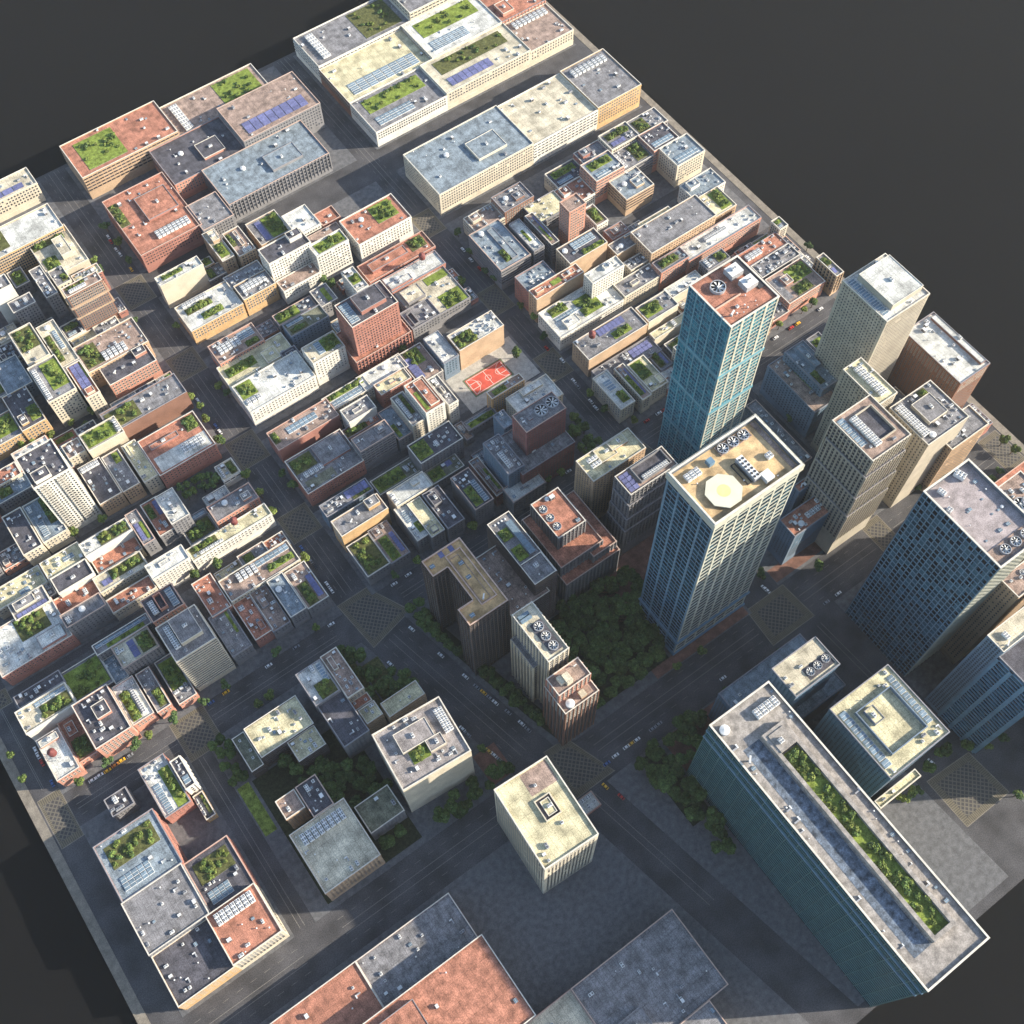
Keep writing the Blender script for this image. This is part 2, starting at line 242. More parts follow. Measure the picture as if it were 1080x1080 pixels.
def windows(root, x0, y0, x1, y1, z0, z1, st, wl, r, visx, cap=100, only=None, jit=True):
    """windows on the four faces of a box; returns nothing, links up to cap window parts and one merged rest"""
    bay, fl, ww, wh = STY[st]
    if jit: bay *= r.uniform(.88, 1.15); ww *= r.uniform(.85, 1.15); wh *= r.uniform(.9, 1.1)
    me = win_mesh(ww, wh, FR[wl]); vis = []; hid = []; ribs = MB()
    for fi, (o, d, n, L, rz) in enumerate(faces(x0, y0, x1, y1)):
        if only is not None and fi not in only: continue
        if st == 'blank' and fi == 0: continue
        nb = max(1, int((L-1.0)/bay)); step = L/nb if st in ('rib', 'band') else bay; off = (L-nb*step)/2
        nf = max(1, int((z1-z0-3.2)/fl)); top = z1-1.9
        seen = fi == 0 or (fi == 3 if visx < 0 else fi == 1)
        if st == 'rib':
            for i in range(nb+1):
                u = off+i*step; u = min(max(u, .35), L-.35); a, c = u-.3, u+.3; e = .55
                p0 = (o[0]+d[0]*a+n[0]*.0, o[1]+d[1]*a+n[1]*.0); p1 = (o[0]+d[0]*c+n[0]*e, o[1]+d[1]*c+n[1]*e)
                ribs.box(min(p0[0], p1[0]), min(p0[1], p1[1]), z0, max(p0[0], p1[0]), max(p0[1], p1[1]), z1-.35, 'wall_'+wl)
        for j in range(nf):
            z = top-wh/2-j*fl
            if z-wh/2 < z0+1: break
            if st == 'band':
                p0 = (o[0], o[1]); p1 = (o[0]+d[0]*L+n[0]*.5, o[1]+d[1]*L+n[1]*.5); q0, q1 = sorted((p0[0], p1[0])); q2, q3 = sorted((p0[1], p1[1]))
                ribs.box(q0, q2, z-wh/2-1.1, q1, q3, z-wh/2-.25, 'wall_'+wl)
            if st == 'balcony' and fi == 0:
                for i in range(nb):
                    if i % 5 in (1, 2): ribs.box(o[0]+off+(i+.5)*step-1.3, o[1]-1.1, z-wh/2-.5, o[0]+off+(i+.5)*step+1.3, o[1], z-wh/2-.2, 'wall_wh'); ribs.ring(o[0]+off+(i+.5)*step-1.3, o[1]-1.1, o[0]+off+(i+.5)*step+1.3, o[1]+.0, .08, z-wh/2-.2, z-wh/2+.6, 'frame_pale')
            for i in range(nb):
                u = off+(i+.5)*step
                if st == 'win' and r.random() < .03: continue
                p = (o[0]+d[0]*u+n[0]*.02, o[1]+d[1]*u+n[1]*.02, z)
                (vis if seen else hid).append((p, rz, d, n))
    ribs.build('facade_ribs', root)
    vis.sort(key=lambda q: -q[0][2])
    for p, rz, d, n in vis[:cap]:
        link('window', me, root, p, rz); NOBJ[0] += 1
    rest = vis[cap:]+hid
    if rest:
        b = MB(); a, h = ww/2, wh/2; gi = b.mi('glass'); fi = b.mi(FR[wl]); k2 = b
        for p, rz, d, n in rest:
            i = len(b.v)
            for q, zz, e in ((-a-.12, -h-.12, .10), (a+.12, -h-.12, .10), (a+.12, h+.12, .10), (-a-.12, h+.12, .10), (-a, -h, .13), (a, -h, .13), (a, h, .13), (-a, h, .13)):
                b.v.append((p[0]+d[0]*q+n[0]*e, p[1]+d[1]*q+n[1]*e, p[2]+zz))
            b.f += [(i, i+1, i+2, i+3), (i+4, i+5, i+6, i+7)]; b.m += [fi, gi]
        o = b.build('window', root); o['kind'] = 'stuff'
def shell(root, x0, y0, x1, y1, z0, h, wl, rf, cop='coping', par=1.0, t=.45):
    b = MB(); k = b.mi('wall_'+wl) if 'wall_'+wl in M else b.mi(wl); wm = b.mats[k]
    b.f = []; i = 0; b.v = [(x0, y0, z0), (x1, y0, z0), (x1, y1, z0), (x0, y1, z0), (x0, y0, h-.3), (x1, y0, h-.3), (x1, y1, h-.3), (x0, y1, h-.3)]
    b.f = [(0, 1, 5, 4), (1, 2, 6, 5), (2, 3, 7, 6), (3, 0, 4, 7)]; b.m = [k]*4
    b.build('wall', root)
    b = MB(); zr = h-par; b.quad((x0+.02, y0+.02, zr), (x1-.02, y0+.02, zr), (x1-.02, y1-.02, zr), (x0+.02, y1-.02, zr), 'roof_'+rf); ro = b.build('roof', root)
    b = MB(); b.ring(x0-.12, y0-.12, x1+.12, y1+.12, t+.12, h-.3, h, cop); b.ring(x0+.005, y0+.005, x1-.005, y1-.005, t-.02, zr-.1, h-.3, wm); b.build('parapet', root)
    return ro, zr
def shrubs(par, x0, y0, x1, y1, z, r, dens=1.0):
    A = (x1-x0)*(y1-y0); n = int(min(16, max(2, A/8*dens)))
    for _ in range(n):
        s = r.uniform(1.4, 2.8); s = min(s, (x1-x0)*.5, (y1-y0)*.5); s = max(s, .6)
        x = r.uniform(x0+s*.7, max(x0+s*.7, x1-s*.7)); y = r.uniform(y0+s*.7, max(y0+s*.7, y1-s*.7))
        link('shrub', r.choice(SHRUB), par, (x, y, z+s*.5), r.uniform(0, 6.28), (s, s, s*r.uniform(.7, 1.1))); NOBJ[0] += 1
def feats(root, ro, x0, y0, x1, y1, zr, ft, wl, rf, r, auto=True):
    W, D = x1-x0-1.1, y1-y0-1.1; X = lambda u: x0+.55+u*W; Y = lambda v: y0+.55+v*D
    occ = []
    def rect(q): return X(float(q[0])), Y(float(q[1])), X(float(q[2])), Y(float(q[3]))
    lift = [0]
    for f in [q.split() for q in ft.split(';') if q.strip()]:
        k, q = f[0], f[1:]
        if k in 'gl' and k != '':
            a, b_, c, d = rect(q); occ.append((a, b_, c, d)); lift[0] += 1; e = .003*lift[0]
            m = MB(); m.box(a, b_, zr+.001, c, d, zr+.3+e, 'coping_dark', 'lawn' if k == 'l' or r.random() < .5 else 'soil'); g = m.build('roof_garden' if k == 'g' else 'roof_lawn', root)
            if k == 'g': shrubs(g, a+.2, b_+.2, c-.2, d-.2, zr+.3, r, 1.25)
        elif k == 'p':
            a, b_, c, d = rect(q); m = MB(); m.box(a, b_, zr+.001, c, d, zr+.07, 'roof_'+q[4]); m.build('roof_membrane', root)
        elif k == 's':
            a, b_, c, d = rect(q); occ.append((a, b_, c, d)); me = SOL if (rf in 'tncg' and r.random() < .6) or wl in ('gy',) and r.random() < .4 else SKY
            lx, ly = c-a, d-b_; n = max(1, min(8, int(max(lx, ly)/3.2))); m2 = max(1, min(3, int(min(lx, ly)/3.5)))
            for i in range(n):
                for j in range(m2):
                    if lx >= ly: px_, py_, sx, sy = a+(i+.5)*lx/n, b_+(j+.5)*ly/m2, lx/n*.46, ly/m2*.56
                    else: px_, py_, sx, sy = a+(j+.5)*lx/m2, b_+(i+.5)*ly/n, lx/m2*.46, ly/n*.56
                    link(me.name.split('.')[0], me, root, (px_, py_, zr+.01), 0, (sx, sy, 1)); NOBJ[0] += 1
        elif k == 'k':
            if q[0] == q[2]: continue
            a, b_, c, d = rect(q); occ.append((a, b_, c, d)); lx, ly = c-a, d-b_; big = min(lx, ly) > 5; me = AC3 if big else AC4; s0 = 4.9 if big else 3.3
            n = max(1, min(8, int(max(lx, ly)/(3.2 if big else s0))))
            for i in range(n):
                if lx >= ly: link('air_conditioner', me, root, (a+(i+.5)*lx/n, (b_+d)/2, zr+.01), 0, (min(1.1, lx/n/3.0), min(1.6, ly/4.6) if big else min(1.3, ly/2.9), 1))
                else: link('air_conditioner', me, root, ((a+c)/2, b_+(i+.5)*ly/n, zr+.01), math.pi/2, (min(1.1, ly/n/3.0), min(1.6, lx/4.6) if big else min(1.3, lx/2.9), 1))
                NOBJ[0] += 1
        elif k == 'a': link('air_conditioner', AC3, root, (X(float(q[0])), Y(float(q[1])), zr+.01), 0, .95)
        elif k == 'b':
            a, b_, c, d = rect(q); hh = float(q[4]); occ.append((a, b_, c, d)); lift[0] += 1; e = .004*lift[0]
            if hh > 0:
                m = MB(); m.box(a, b_, zr+.001, c, d, zr+hh+e, 'wall_'+wl, 'roof_'+rf); h_ = m.build('roof_house', root)
                m = MB(); m.ring(a-.1, b_-.1, c+.1, d+.1, .35, zr+hh+e+.002, zr+hh+.4+e, 'coping' if wl in ('tc', 'cr', 'wh', 'tn', 'or', 'pk') else 'coping_dark'); m.build('parapet', h_)
                if (c-a)*(d-b_) > 30: link('air_conditioner', AC2, h_, ((a+c)/2+r.uniform(-1, 1), (b_+d)/2, zr+hh+e), r.choice((0, 1.57)))
            else:
                hh = -hh; m = MB(); m.ring(a, b_, c, d, .6, zr+.001, zr+hh, 'wall_'+wl); h_ = m.build('roof_screen', root)
                m = MB(); m.quad((a+.6, b_+.6, zr+.012), (c-.6, b_+.6, zr+.012), (c-.6, d-.6, zr+.012), (a+.6, d-.6, zr+.012), 'roof_'+('d' if hh < 2.9 else rf)); m.build('screen_floor', h_)
        elif k == 't':
            t = link('water_tower', None, root, (X(float(q[0])), Y(float(q[1])), zr)); t.scale = (1.25, 1.25, 1.3); link('tower_frame', WT[0], t); link('tank', WT[1], t)
            occ.append((X(float(q[0]))-2, Y(float(q[1]))-2, X(float(q[0]))+2, Y(float(q[1]))+2))
        elif k == 'o': link('round_tank', TANK, root, (X(float(q[0])), Y(float(q[1])), zr+.01), 0, 1.1 if min(W, D) > 9 else .8)
        elif k == 'y': link('pipe_stack', PIPE, root, (X(float(q[0])), Y(float(q[1])), zr), .6, 1.1)
        elif k == 'f':
            s = float(q[2])*min(W, D)*1.0; h_ = link('rooftop_fan', FANR, root, (X(float(q[0])), Y(float(q[1])), zr+.02), r.uniform(0, 1), (s, s, min(s, 4.5))); link('fan_blades', FANB, h_)
            occ.append((X(float(q[0]))-s, Y(float(q[1]))-s, X(float(q[0]))+s, Y(float(q[1]))+s))
        elif k == 'A': pass
    nA = sum(int(f.split()[1]) for f in ft.split(';') if f.strip().startswith('A'))
    for _ in range(int(nA*1.5)+2):
        for t in range(12):
            x = r.uniform(x0+1.8, max(x0+1.8, x1-1.8)); y = r.uniform(y0+1.8, max(y0+1.8, y1-1.8))
            if all(not (a-1.4 < x < c+1.4 and b_-1.4 < y < d+1.4) for a, b_, c, d in occ):
                q = r.random(); me, nm = (AC1, 'air_conditioner') if q < .26 else (AC2, 'air_conditioner') if q < .4 else (ACS[2], 'air_conditioner') if q < .5 else (VENT, 'vent_pipe') if q < .68 else (DUCT, 'duct') if q < .8 else (HATCH, 'roof_hatch') if q < .9 else (SHED, 'stair_hut')
                link(nm, me, root, (x, y, zr+.005), r.choice((0, 1.5708, 3.1416, -1.5708))+r.uniform(-.02, .02), r.uniform(.75, 1.1)); NOBJ[0] += 1
                occ.append((x-1, y-1, x+1, y+1)); break
def kind_name(h, st): return 'tower' if h > 45 else 'city_building'
def building(x0, y0, x1, y1, h, st, wl, rf, ft, label, seed):
    r = random.Random(seed); h += r.uniform(-.15, .15)
    cx, cy = (x0+x1)/2, (y0+y1)/2; root = empty('tower' if h > 45 else 'city_building', (cx, cy, 0), label, 'tower' if h > 45 else 'building')
    a, b_, c, d = x0-cx, y0-cy, x1-cx, y1-cy; e = r.uniform(0, .08); a += e; b_ += e; c -= e; d -= e
    cop = 'coping' if wl in ('tc', 'cr', 'wh', 'tn', 'or', 'dk') else r.choice(['coping', 'coping_dark', 'coping_pink']) if wl != 'bl' else 'coping_dark'
    if cx < 70 and cy > 300 and r.random() < .6: cop = 'coping'
    visx = -1 if cx > 0 else 1
    ro, zr = shell(root, a, b_, c, d, 0, h, wl, rf, cop)
    m = MB(); m.ring(a-.3, b_-.3, c+.3, d+.3, .29, h-1.6, h-1.2, 'wall_'+wl); m.build('cornice', root); m = MB(); m.ring(a-.22, b_-.22, c+.22, d+.22, .21, 3.6, 4.1, 'wall_'+wl); m.build('ground_floor_band', root)
    windows(root, a, b_, c, d, 3.2 if h > 9 else 0, h, st, wl, r, visx)
    feats(root, ro, a, b_, c, d, zr, ft, wl, rf, r)
    return root
def curtain(root, x0, y0, x1, y1, z0, z1, gl, fm, spec):
    """glazed tower walls: spec per face = (bays, floors height, pier w, spandrel h, sub mullions, depth); piers, spandrels, panes"""
    w0 = MB(); w0.v = [(x0, y0, z0), (x1, y0, z0), (x1, y1, z0), (x0, y1, z0), (x0, y0, z1), (x1, y0, z1), (x1, y1, z1), (x0, y1, z1)]; w0.f = [(0, 1, 5, 4), (1, 2, 6, 5), (2, 3, 7, 6), (3, 0, 4, 7)]; w0.m = [w0.mi('mullion_dark')]*4; w0.build('wall', root)
    panes = []
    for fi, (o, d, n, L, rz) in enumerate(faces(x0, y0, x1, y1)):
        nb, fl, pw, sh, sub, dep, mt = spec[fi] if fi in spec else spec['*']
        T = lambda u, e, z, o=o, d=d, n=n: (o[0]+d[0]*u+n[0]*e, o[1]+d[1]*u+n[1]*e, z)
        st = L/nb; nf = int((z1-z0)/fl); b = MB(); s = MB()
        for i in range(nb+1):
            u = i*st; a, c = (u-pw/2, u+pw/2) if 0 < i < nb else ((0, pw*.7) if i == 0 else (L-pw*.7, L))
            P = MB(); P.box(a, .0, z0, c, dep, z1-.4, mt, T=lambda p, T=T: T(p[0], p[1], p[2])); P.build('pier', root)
        for j in range(nf+1):
            z = z1-.4-j*fl
            if z-sh < z0: break
            s.box(.05, .01, z-sh, L-.05, dep*.72, z, mt, T=lambda p, T=T: T(p[0], p[1], p[2]))
            for i in range(nb):
                u0, u1 = i*st+pw/2, (i+1)*st-pw/2; q = (u1-u0)/sub
                for k in range(sub):
                    if k: b.box(u0+k*q-.09, .01, z-fl+.0, u0+k*q+.09, dep*.5, z-sh, mt, T=lambda p, T=T: T(p[0], p[1], p[2]))
                if z-fl > z0: panes.append((T(0, 0, 0), fi, u0, u1, z-fl+.05, z-sh-.05, T, rz))
        b.build('mullion', root); s.build('spandrel', root)
    vis = sorted([p for p in panes if p[1] in (0, 3)], key=lambda p: -p[5]); top = set(id(p) for p in vis[:100]); R = MB(); cache = {}
    for p in panes:
        _, fi, u0, u1, a, c, T, rz = p
        if id(p) in top:
            key = (round(u1-u0, 2), round(c-a, 2))
            if key not in cache:
                m = MB(); m.quad((0, 0, 0), (key[0], 0, 0), (key[0], 0, key[1]), (0, 0, key[1]), gl); cache[key] = m.mesh('window')
            link('window', cache[key], root, T(u0, .05, a), rz)
        else: R.quad(T(u0, .05, a), T(u1, .05, a), T(u1, .05, c), T(u0, .05, c), gl)
    o = R.build('window', root); o['kind'] = 'stuff'
# ------------------------------------------------------------------ ground, roads, blocks
g = MB(); g.quad((-2500, -2500, -4), (2500, -2500, -4), (2500, 2500, -4), (-2500, 2500, -4), 'backdrop'); struct(g, 'ground')
XW, XE, YS, YN = -156, 521, -76, 768
g = MB(); g.box(XW, YS, -3.9, XE, YN, 0, 'wall_gy', 'asphalt'); struct(g, 'city_base')
def poly(pts, z0, z1, m, name, top=None):
    b = MB(); b.prism(pts, z0, z1, m, top); return struct(b, name)
rows = [(300, 375), (380.5, 446), (453, 532), (539, 602), (630, 764)]
cols = [(-134, 67), (90, 286), (305, 509)]
BL = []
for (a, b_) in cols:
    for (c, d) in rows:
        if a < 0 and c > 500: 
            if c < 600: BL.append((a, c, b_, 764))
            continue
        BL.append((a, c, b_, d))
BL += [(-134, 146, -61, 276), (311, 148, 386, 276), (398, 148, 509, 276), (333, -5, 509, 118), (335, -70, 509, -40)]
for q in BL: poly([(q[0], q[1]), (q[2], q[1]), (q[2], q[3]), (q[0], q[3])], 0.002, .15, 'sidewalk', 'sidewalk')
PG = [[(-47, 146), (96.5, 146), (96, 150), (66.5, 276), (-47, 276)], [(99.3, 276), (110.8, 217), (121.3, 172), (127, 149), (140, 143.5), (284, 143.5), (280, 276)], [(-134, -70), (150, -70), (112, 118), (-134, 118)], [(140, 112), (176, -70), (296, -70), (284, 114)]]
for q in PG: poly(q, .002, .15, 'sidewalk', 'sidewalk')
poly([(XW+.05, YS+.05), (XW+6, YS+.05), (XW+6, YN-.05), (XW+.05, YN-.05)], .002, .16, 'sidewalk', 'sidewalk', 'plaza')
poly([(XE-6, YS+.05), (XE-.05, YS+.05), (XE-.05, YN-.05), (XE-6, YN-.05)], .002, .16, 'sidewalk', 'sidewalk', 'plaza')
def pave(x0, y0, x1, y1, m, name='paving', z=.158):
    b = MB(); b.quad((x0, y0, z), (x1, y0, z), (x1, y1, z), (x0, y1, z), m); return struct(b, name)
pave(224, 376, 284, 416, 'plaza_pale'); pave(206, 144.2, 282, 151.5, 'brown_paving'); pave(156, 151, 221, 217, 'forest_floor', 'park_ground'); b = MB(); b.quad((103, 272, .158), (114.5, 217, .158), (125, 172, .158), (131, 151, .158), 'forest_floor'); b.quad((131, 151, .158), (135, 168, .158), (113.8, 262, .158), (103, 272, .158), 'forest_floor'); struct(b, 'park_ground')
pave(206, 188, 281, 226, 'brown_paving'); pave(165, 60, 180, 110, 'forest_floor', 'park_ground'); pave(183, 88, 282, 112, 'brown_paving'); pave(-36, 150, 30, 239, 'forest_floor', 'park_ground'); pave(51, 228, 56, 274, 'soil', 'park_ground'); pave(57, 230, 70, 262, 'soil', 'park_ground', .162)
pave(-46, 205, -38, 240, 'lawn', 'lawn', .17); pave(311.5, 150, 355, 160, 'brown_paving'); pave(82, 150, 98, 172, 'brown_paving'); pave(322, 158, 385, 240, 'sidewalk', 'paving', .16)
def lines(p, q, offs, w_=.35, dash=False):
    b = MB(); P, Q = Vector(p), Vector(q); d = (Q-P).normalized(); n = Vector((-d.y, d.x)); L = (Q-P).length
    for o in offs:
        t = 0
        while t < L:
            e = min(L, t+(4 if dash else L)); A = P+d*t+n*o; B = P+d*e+n*o
            b.quad((*(A-n*w_/2), .006), (*(B-n*w_/2), .006), (*(B+n*w_/2), .006), (*(A+n*w_/2), .006), 'line'); t += 9 if dash else L+1
    struct(b, 'road_marking')
ys = [768, 632, 600, 541, 530, 458, 432, 386, 372, 308]
def segs(lst, f):
    for a, b_ in lst: f(a, b_)
segs([(766, 633), (599, 462), (429, 386), (366, 310)], lambda a, b_: (lines((78.5, a), (78.5, b_), [-2.3, 2.3]), lines((78.5, a), (78.5, b_), [-5.6, 5.6], .25, True)))
segs([(766, 560), (520, 462), (429, 390), (362, 304)], lambda a, b_: (lines((295.5, a), (295.5, b_), [-2, 2]), lines((295.5, a), (295.5, b_), [-5, 5], .25, True)))
for a, b_ in [(-130, -62), (-36, 56), (106, 280), (310, 505)]: lines((a, 288), (b_, 288), [-1.5, 1.5]); lines((a, 288), (b_, 288), [-6, 6], .25, True)
for a, b_ in [(-130, -62), (-36, 80), (147, 278), (317, 382), (402, 495)]: lines((a, 132), (b_, 132), [-2.2, 2.2]); lines((a, 132), (b_, 132), [-7.5, 7.5], .25, True)
lines((84.5, 268), (109, 156), [-2.2, 2.2]); lines((84.5, 268), (109, 156), [-7, 7], .25, True); lines((127, 112), (146, 20), [-2, 2]); lines((-54.5, 270), (-54.5, 148), [-1.5, 1.5])
lines((-142.5, 760), (-142.5, 310), [-.5, .5]); lines((392, 274), (392, 148), [-.6, .6]); lines((314, 112), (318, 40), [-1.6, 1.6])
def crossing(q, bw=3.2):
    """cobbled crossing in a quad (x0,y0 | x1,y0 | x1,y1 | x0,y1) with banded crosswalks"""
    cx = sum(p[0] for p in q)/4; cy = sum(p[1] for p in q)/4; b = MB(); L = [Vector((p[0]-cx, p[1]-cy)) for p in q]; I = [v*(1-2*bw/ (v.length*1.42)) for v in L]
    z = .012
    b.quad(*[(v.x, v.y, z) for v in I], 'cobble')
    for k in range(4):
        a, c = L[k], L[(k+1) % 4]; e, f = I[(k+1) % 4], I[k]
        b.quad((a.x, a.y, z), (c.x, c.y, z), (e.x, e.y, z), (f.x, f.y, z), 'crosswalk_x' if k % 2 == 0 else 'crosswalk_y')
        n = (c-a).normalized(); m_ = Vector((-n.y, n.x))*.5
        b.quad((a.x, a.y, z+.004), (c.x, c.y, z+.004), (c.x-0*m_.x+m_.x, c.y+m_.y, z+.004), (a.x+m_.x, a.y+m_.y, z+.004), 'white_paint' if False else 'plaza')
    o = struct(b, 'road_crossing'); o.location = (cx, cy, 0)
for y, hh in ((617, 13.5), (535.5, 12), (445.5, 13.5), (374, 12)): crossing([(67, y-hh), (90, y-hh), (90, y+hh), (67, y+hh)])
for y, hh in ((541, 13), (449, 13), (376, 13)): crossing([(286, y-hh), (305, y-hh), (305, y+hh), (286, y+hh)])
crossing([(71, 268), (105, 276), (90, 307), (67, 307)], 4); crossing([(118, 114), (148, 114), (136, 148), (119, 149)], 4)
crossing([(282, 300-25), (310, 275), (305, 301), (286, 301)], 4); crossing([(280, 118), (316, 118), (314, 147), (282, 147)], 5); crossing([(-61, 271), (-37, 271), (-37, 302), (-61, 302)], 4)
crossing([(-149, 270), (-134, 270), (-134, 305), (-149, 305)], 3.5); crossing([(384, 117), (400, 117), (400, 148), (384, 148)], 3.5); crossing([(496, 117), (514, 117), (514, 148), (496, 148)], 3.5)
crossing([(297, -36), (333, -36), (331, -4), (297, -2)], 4.5); crossing([(502, 274), (514, 274), (514, 303), (502, 303)], 2.5); crossing([(-149, 372), (-134, 372), (-134, 384), (-149, 384)], 2.5)
# sports court
b = MB(); b.box(233.6, 386, .16, 267.6, 403.6, .19, 'court_green'); ct = b.mesh('court_surface')
root = empty('sports_court', (0, 0, 0), 'red basketball court with white markings on the grey plaza', 'sports court'); link('court_surface', ct, root)
b = MB(); b.quad((234.9, 387.2, .20), (266.4, 387.2, .20), (266.4, 402.4, .20), (234.9, 402.4, .20), 'court_red'); b.build('playing_area', root)
b = MB(); LZ = .206
def ln(x0, y0, x1, y1, w_=.17):
    sx_, sy_ = 1.18, 1.22; x0, x1 = 250.65+(x0-251.2)*sx_, 250.65+(x1-251.2)*sx_; y0, y1 = 394.8+(y0-395.3)*sy_, 394.8+(y1-395.3)*sy_
    d = Vector((x1-x0, y1-y0)).normalized(); n = Vector((-d.y, d.x))*w_; b.quad((x0-n.x, y0-n.y, LZ), (x1-n.x, y1-n.y, LZ), (x1+n.x, y1+n.y, LZ), (x0+n.x, y0+n.y, LZ), 'white_paint')
for a in ((238.6, 389.6, 263.9, 389.6), (238.6, 400.9, 263.9, 400.9), (238.6, 389.6, 238.6, 400.9), (263.9, 389.6, 263.9, 400.9), (251.2, 389.6, 251.2, 400.9), (238.6, 393.4, 243.6, 393.4), (238.6, 397.2, 243.6, 397.2), (243.6, 393.4, 243.6, 397.2), (263.9, 393.4, 258.9, 393.4), (263.9, 397.2, 258.9, 397.2), (258.9, 393.4, 258.9, 397.2)): ln(*a)
def arc(cx, cy, r_, a0, a1, n=20):
    for i in range(n):
        p, q = a0+(a1-a0)*i/n, a0+(a1-a0)*(i+1)/n; ln(cx+r_*math.cos(p), cy+r_*math.sin(p), cx+r_*math.cos(q), cy+r_*math.sin(q), .12)
arc(251.2, 395.3, 1.9, 0, 6.2832); arc(238.6, 395.3, 5.6, -1.45, 1.45); arc(263.9, 395.3, 5.6, 1.69, 4.59); arc(243.6, 395.3, 1.9, -1.57, 1.57); arc(258.9, 395.3, 1.9, 1.57, 4.71)
b.build('court_lines', root)
for x, sx in ((234.6, 1), (266.8, -1)):
    b = MB(); b.box(x-.1, 395.2, .19, x+.1, 395.4, 3.2, 'metal_grey'); b.box(x+sx*.7-.04, 394.4, 2.6, x+sx*.7+.04, 396.2, 3.7, 'metal_white'); b.box(min(x, x+sx*.7), 395.25, 3.0, max(x, x+sx*.7), 395.35, 3.1, 'metal_grey'); b.build('basketball_hoop', root)
# ------------------------------------------------------------------ haze
hm = bpy.data.materials.new('haze'); hm.use_nodes = True; hn = hm.node_tree
for n_ in list(hn.nodes):
    if n_.type == 'BSDF_PRINCIPLED': hn.nodes.remove(n_)
hv = hn.nodes.new('ShaderNodeVolumePrincipled'); hv.inputs['Color'].default_value = (.86, .93, 1.0, 1); hv.inputs['Density'].default_value = 0.00003; hv.inputs['Anisotropy'].default_value = 0.2
hn.links.new(hv.outputs[0], [n_ for n_ in hn.nodes if n_.type == 'OUTPUT_MATERIAL'][0].inputs['Volume']); M['haze'] = hm
b = MB(); b.box(-2600, -2600, -5.2, 2600, 2600, 706, 'haze'); hz = b.build('haze'); hz['kind'] = 'stuff'
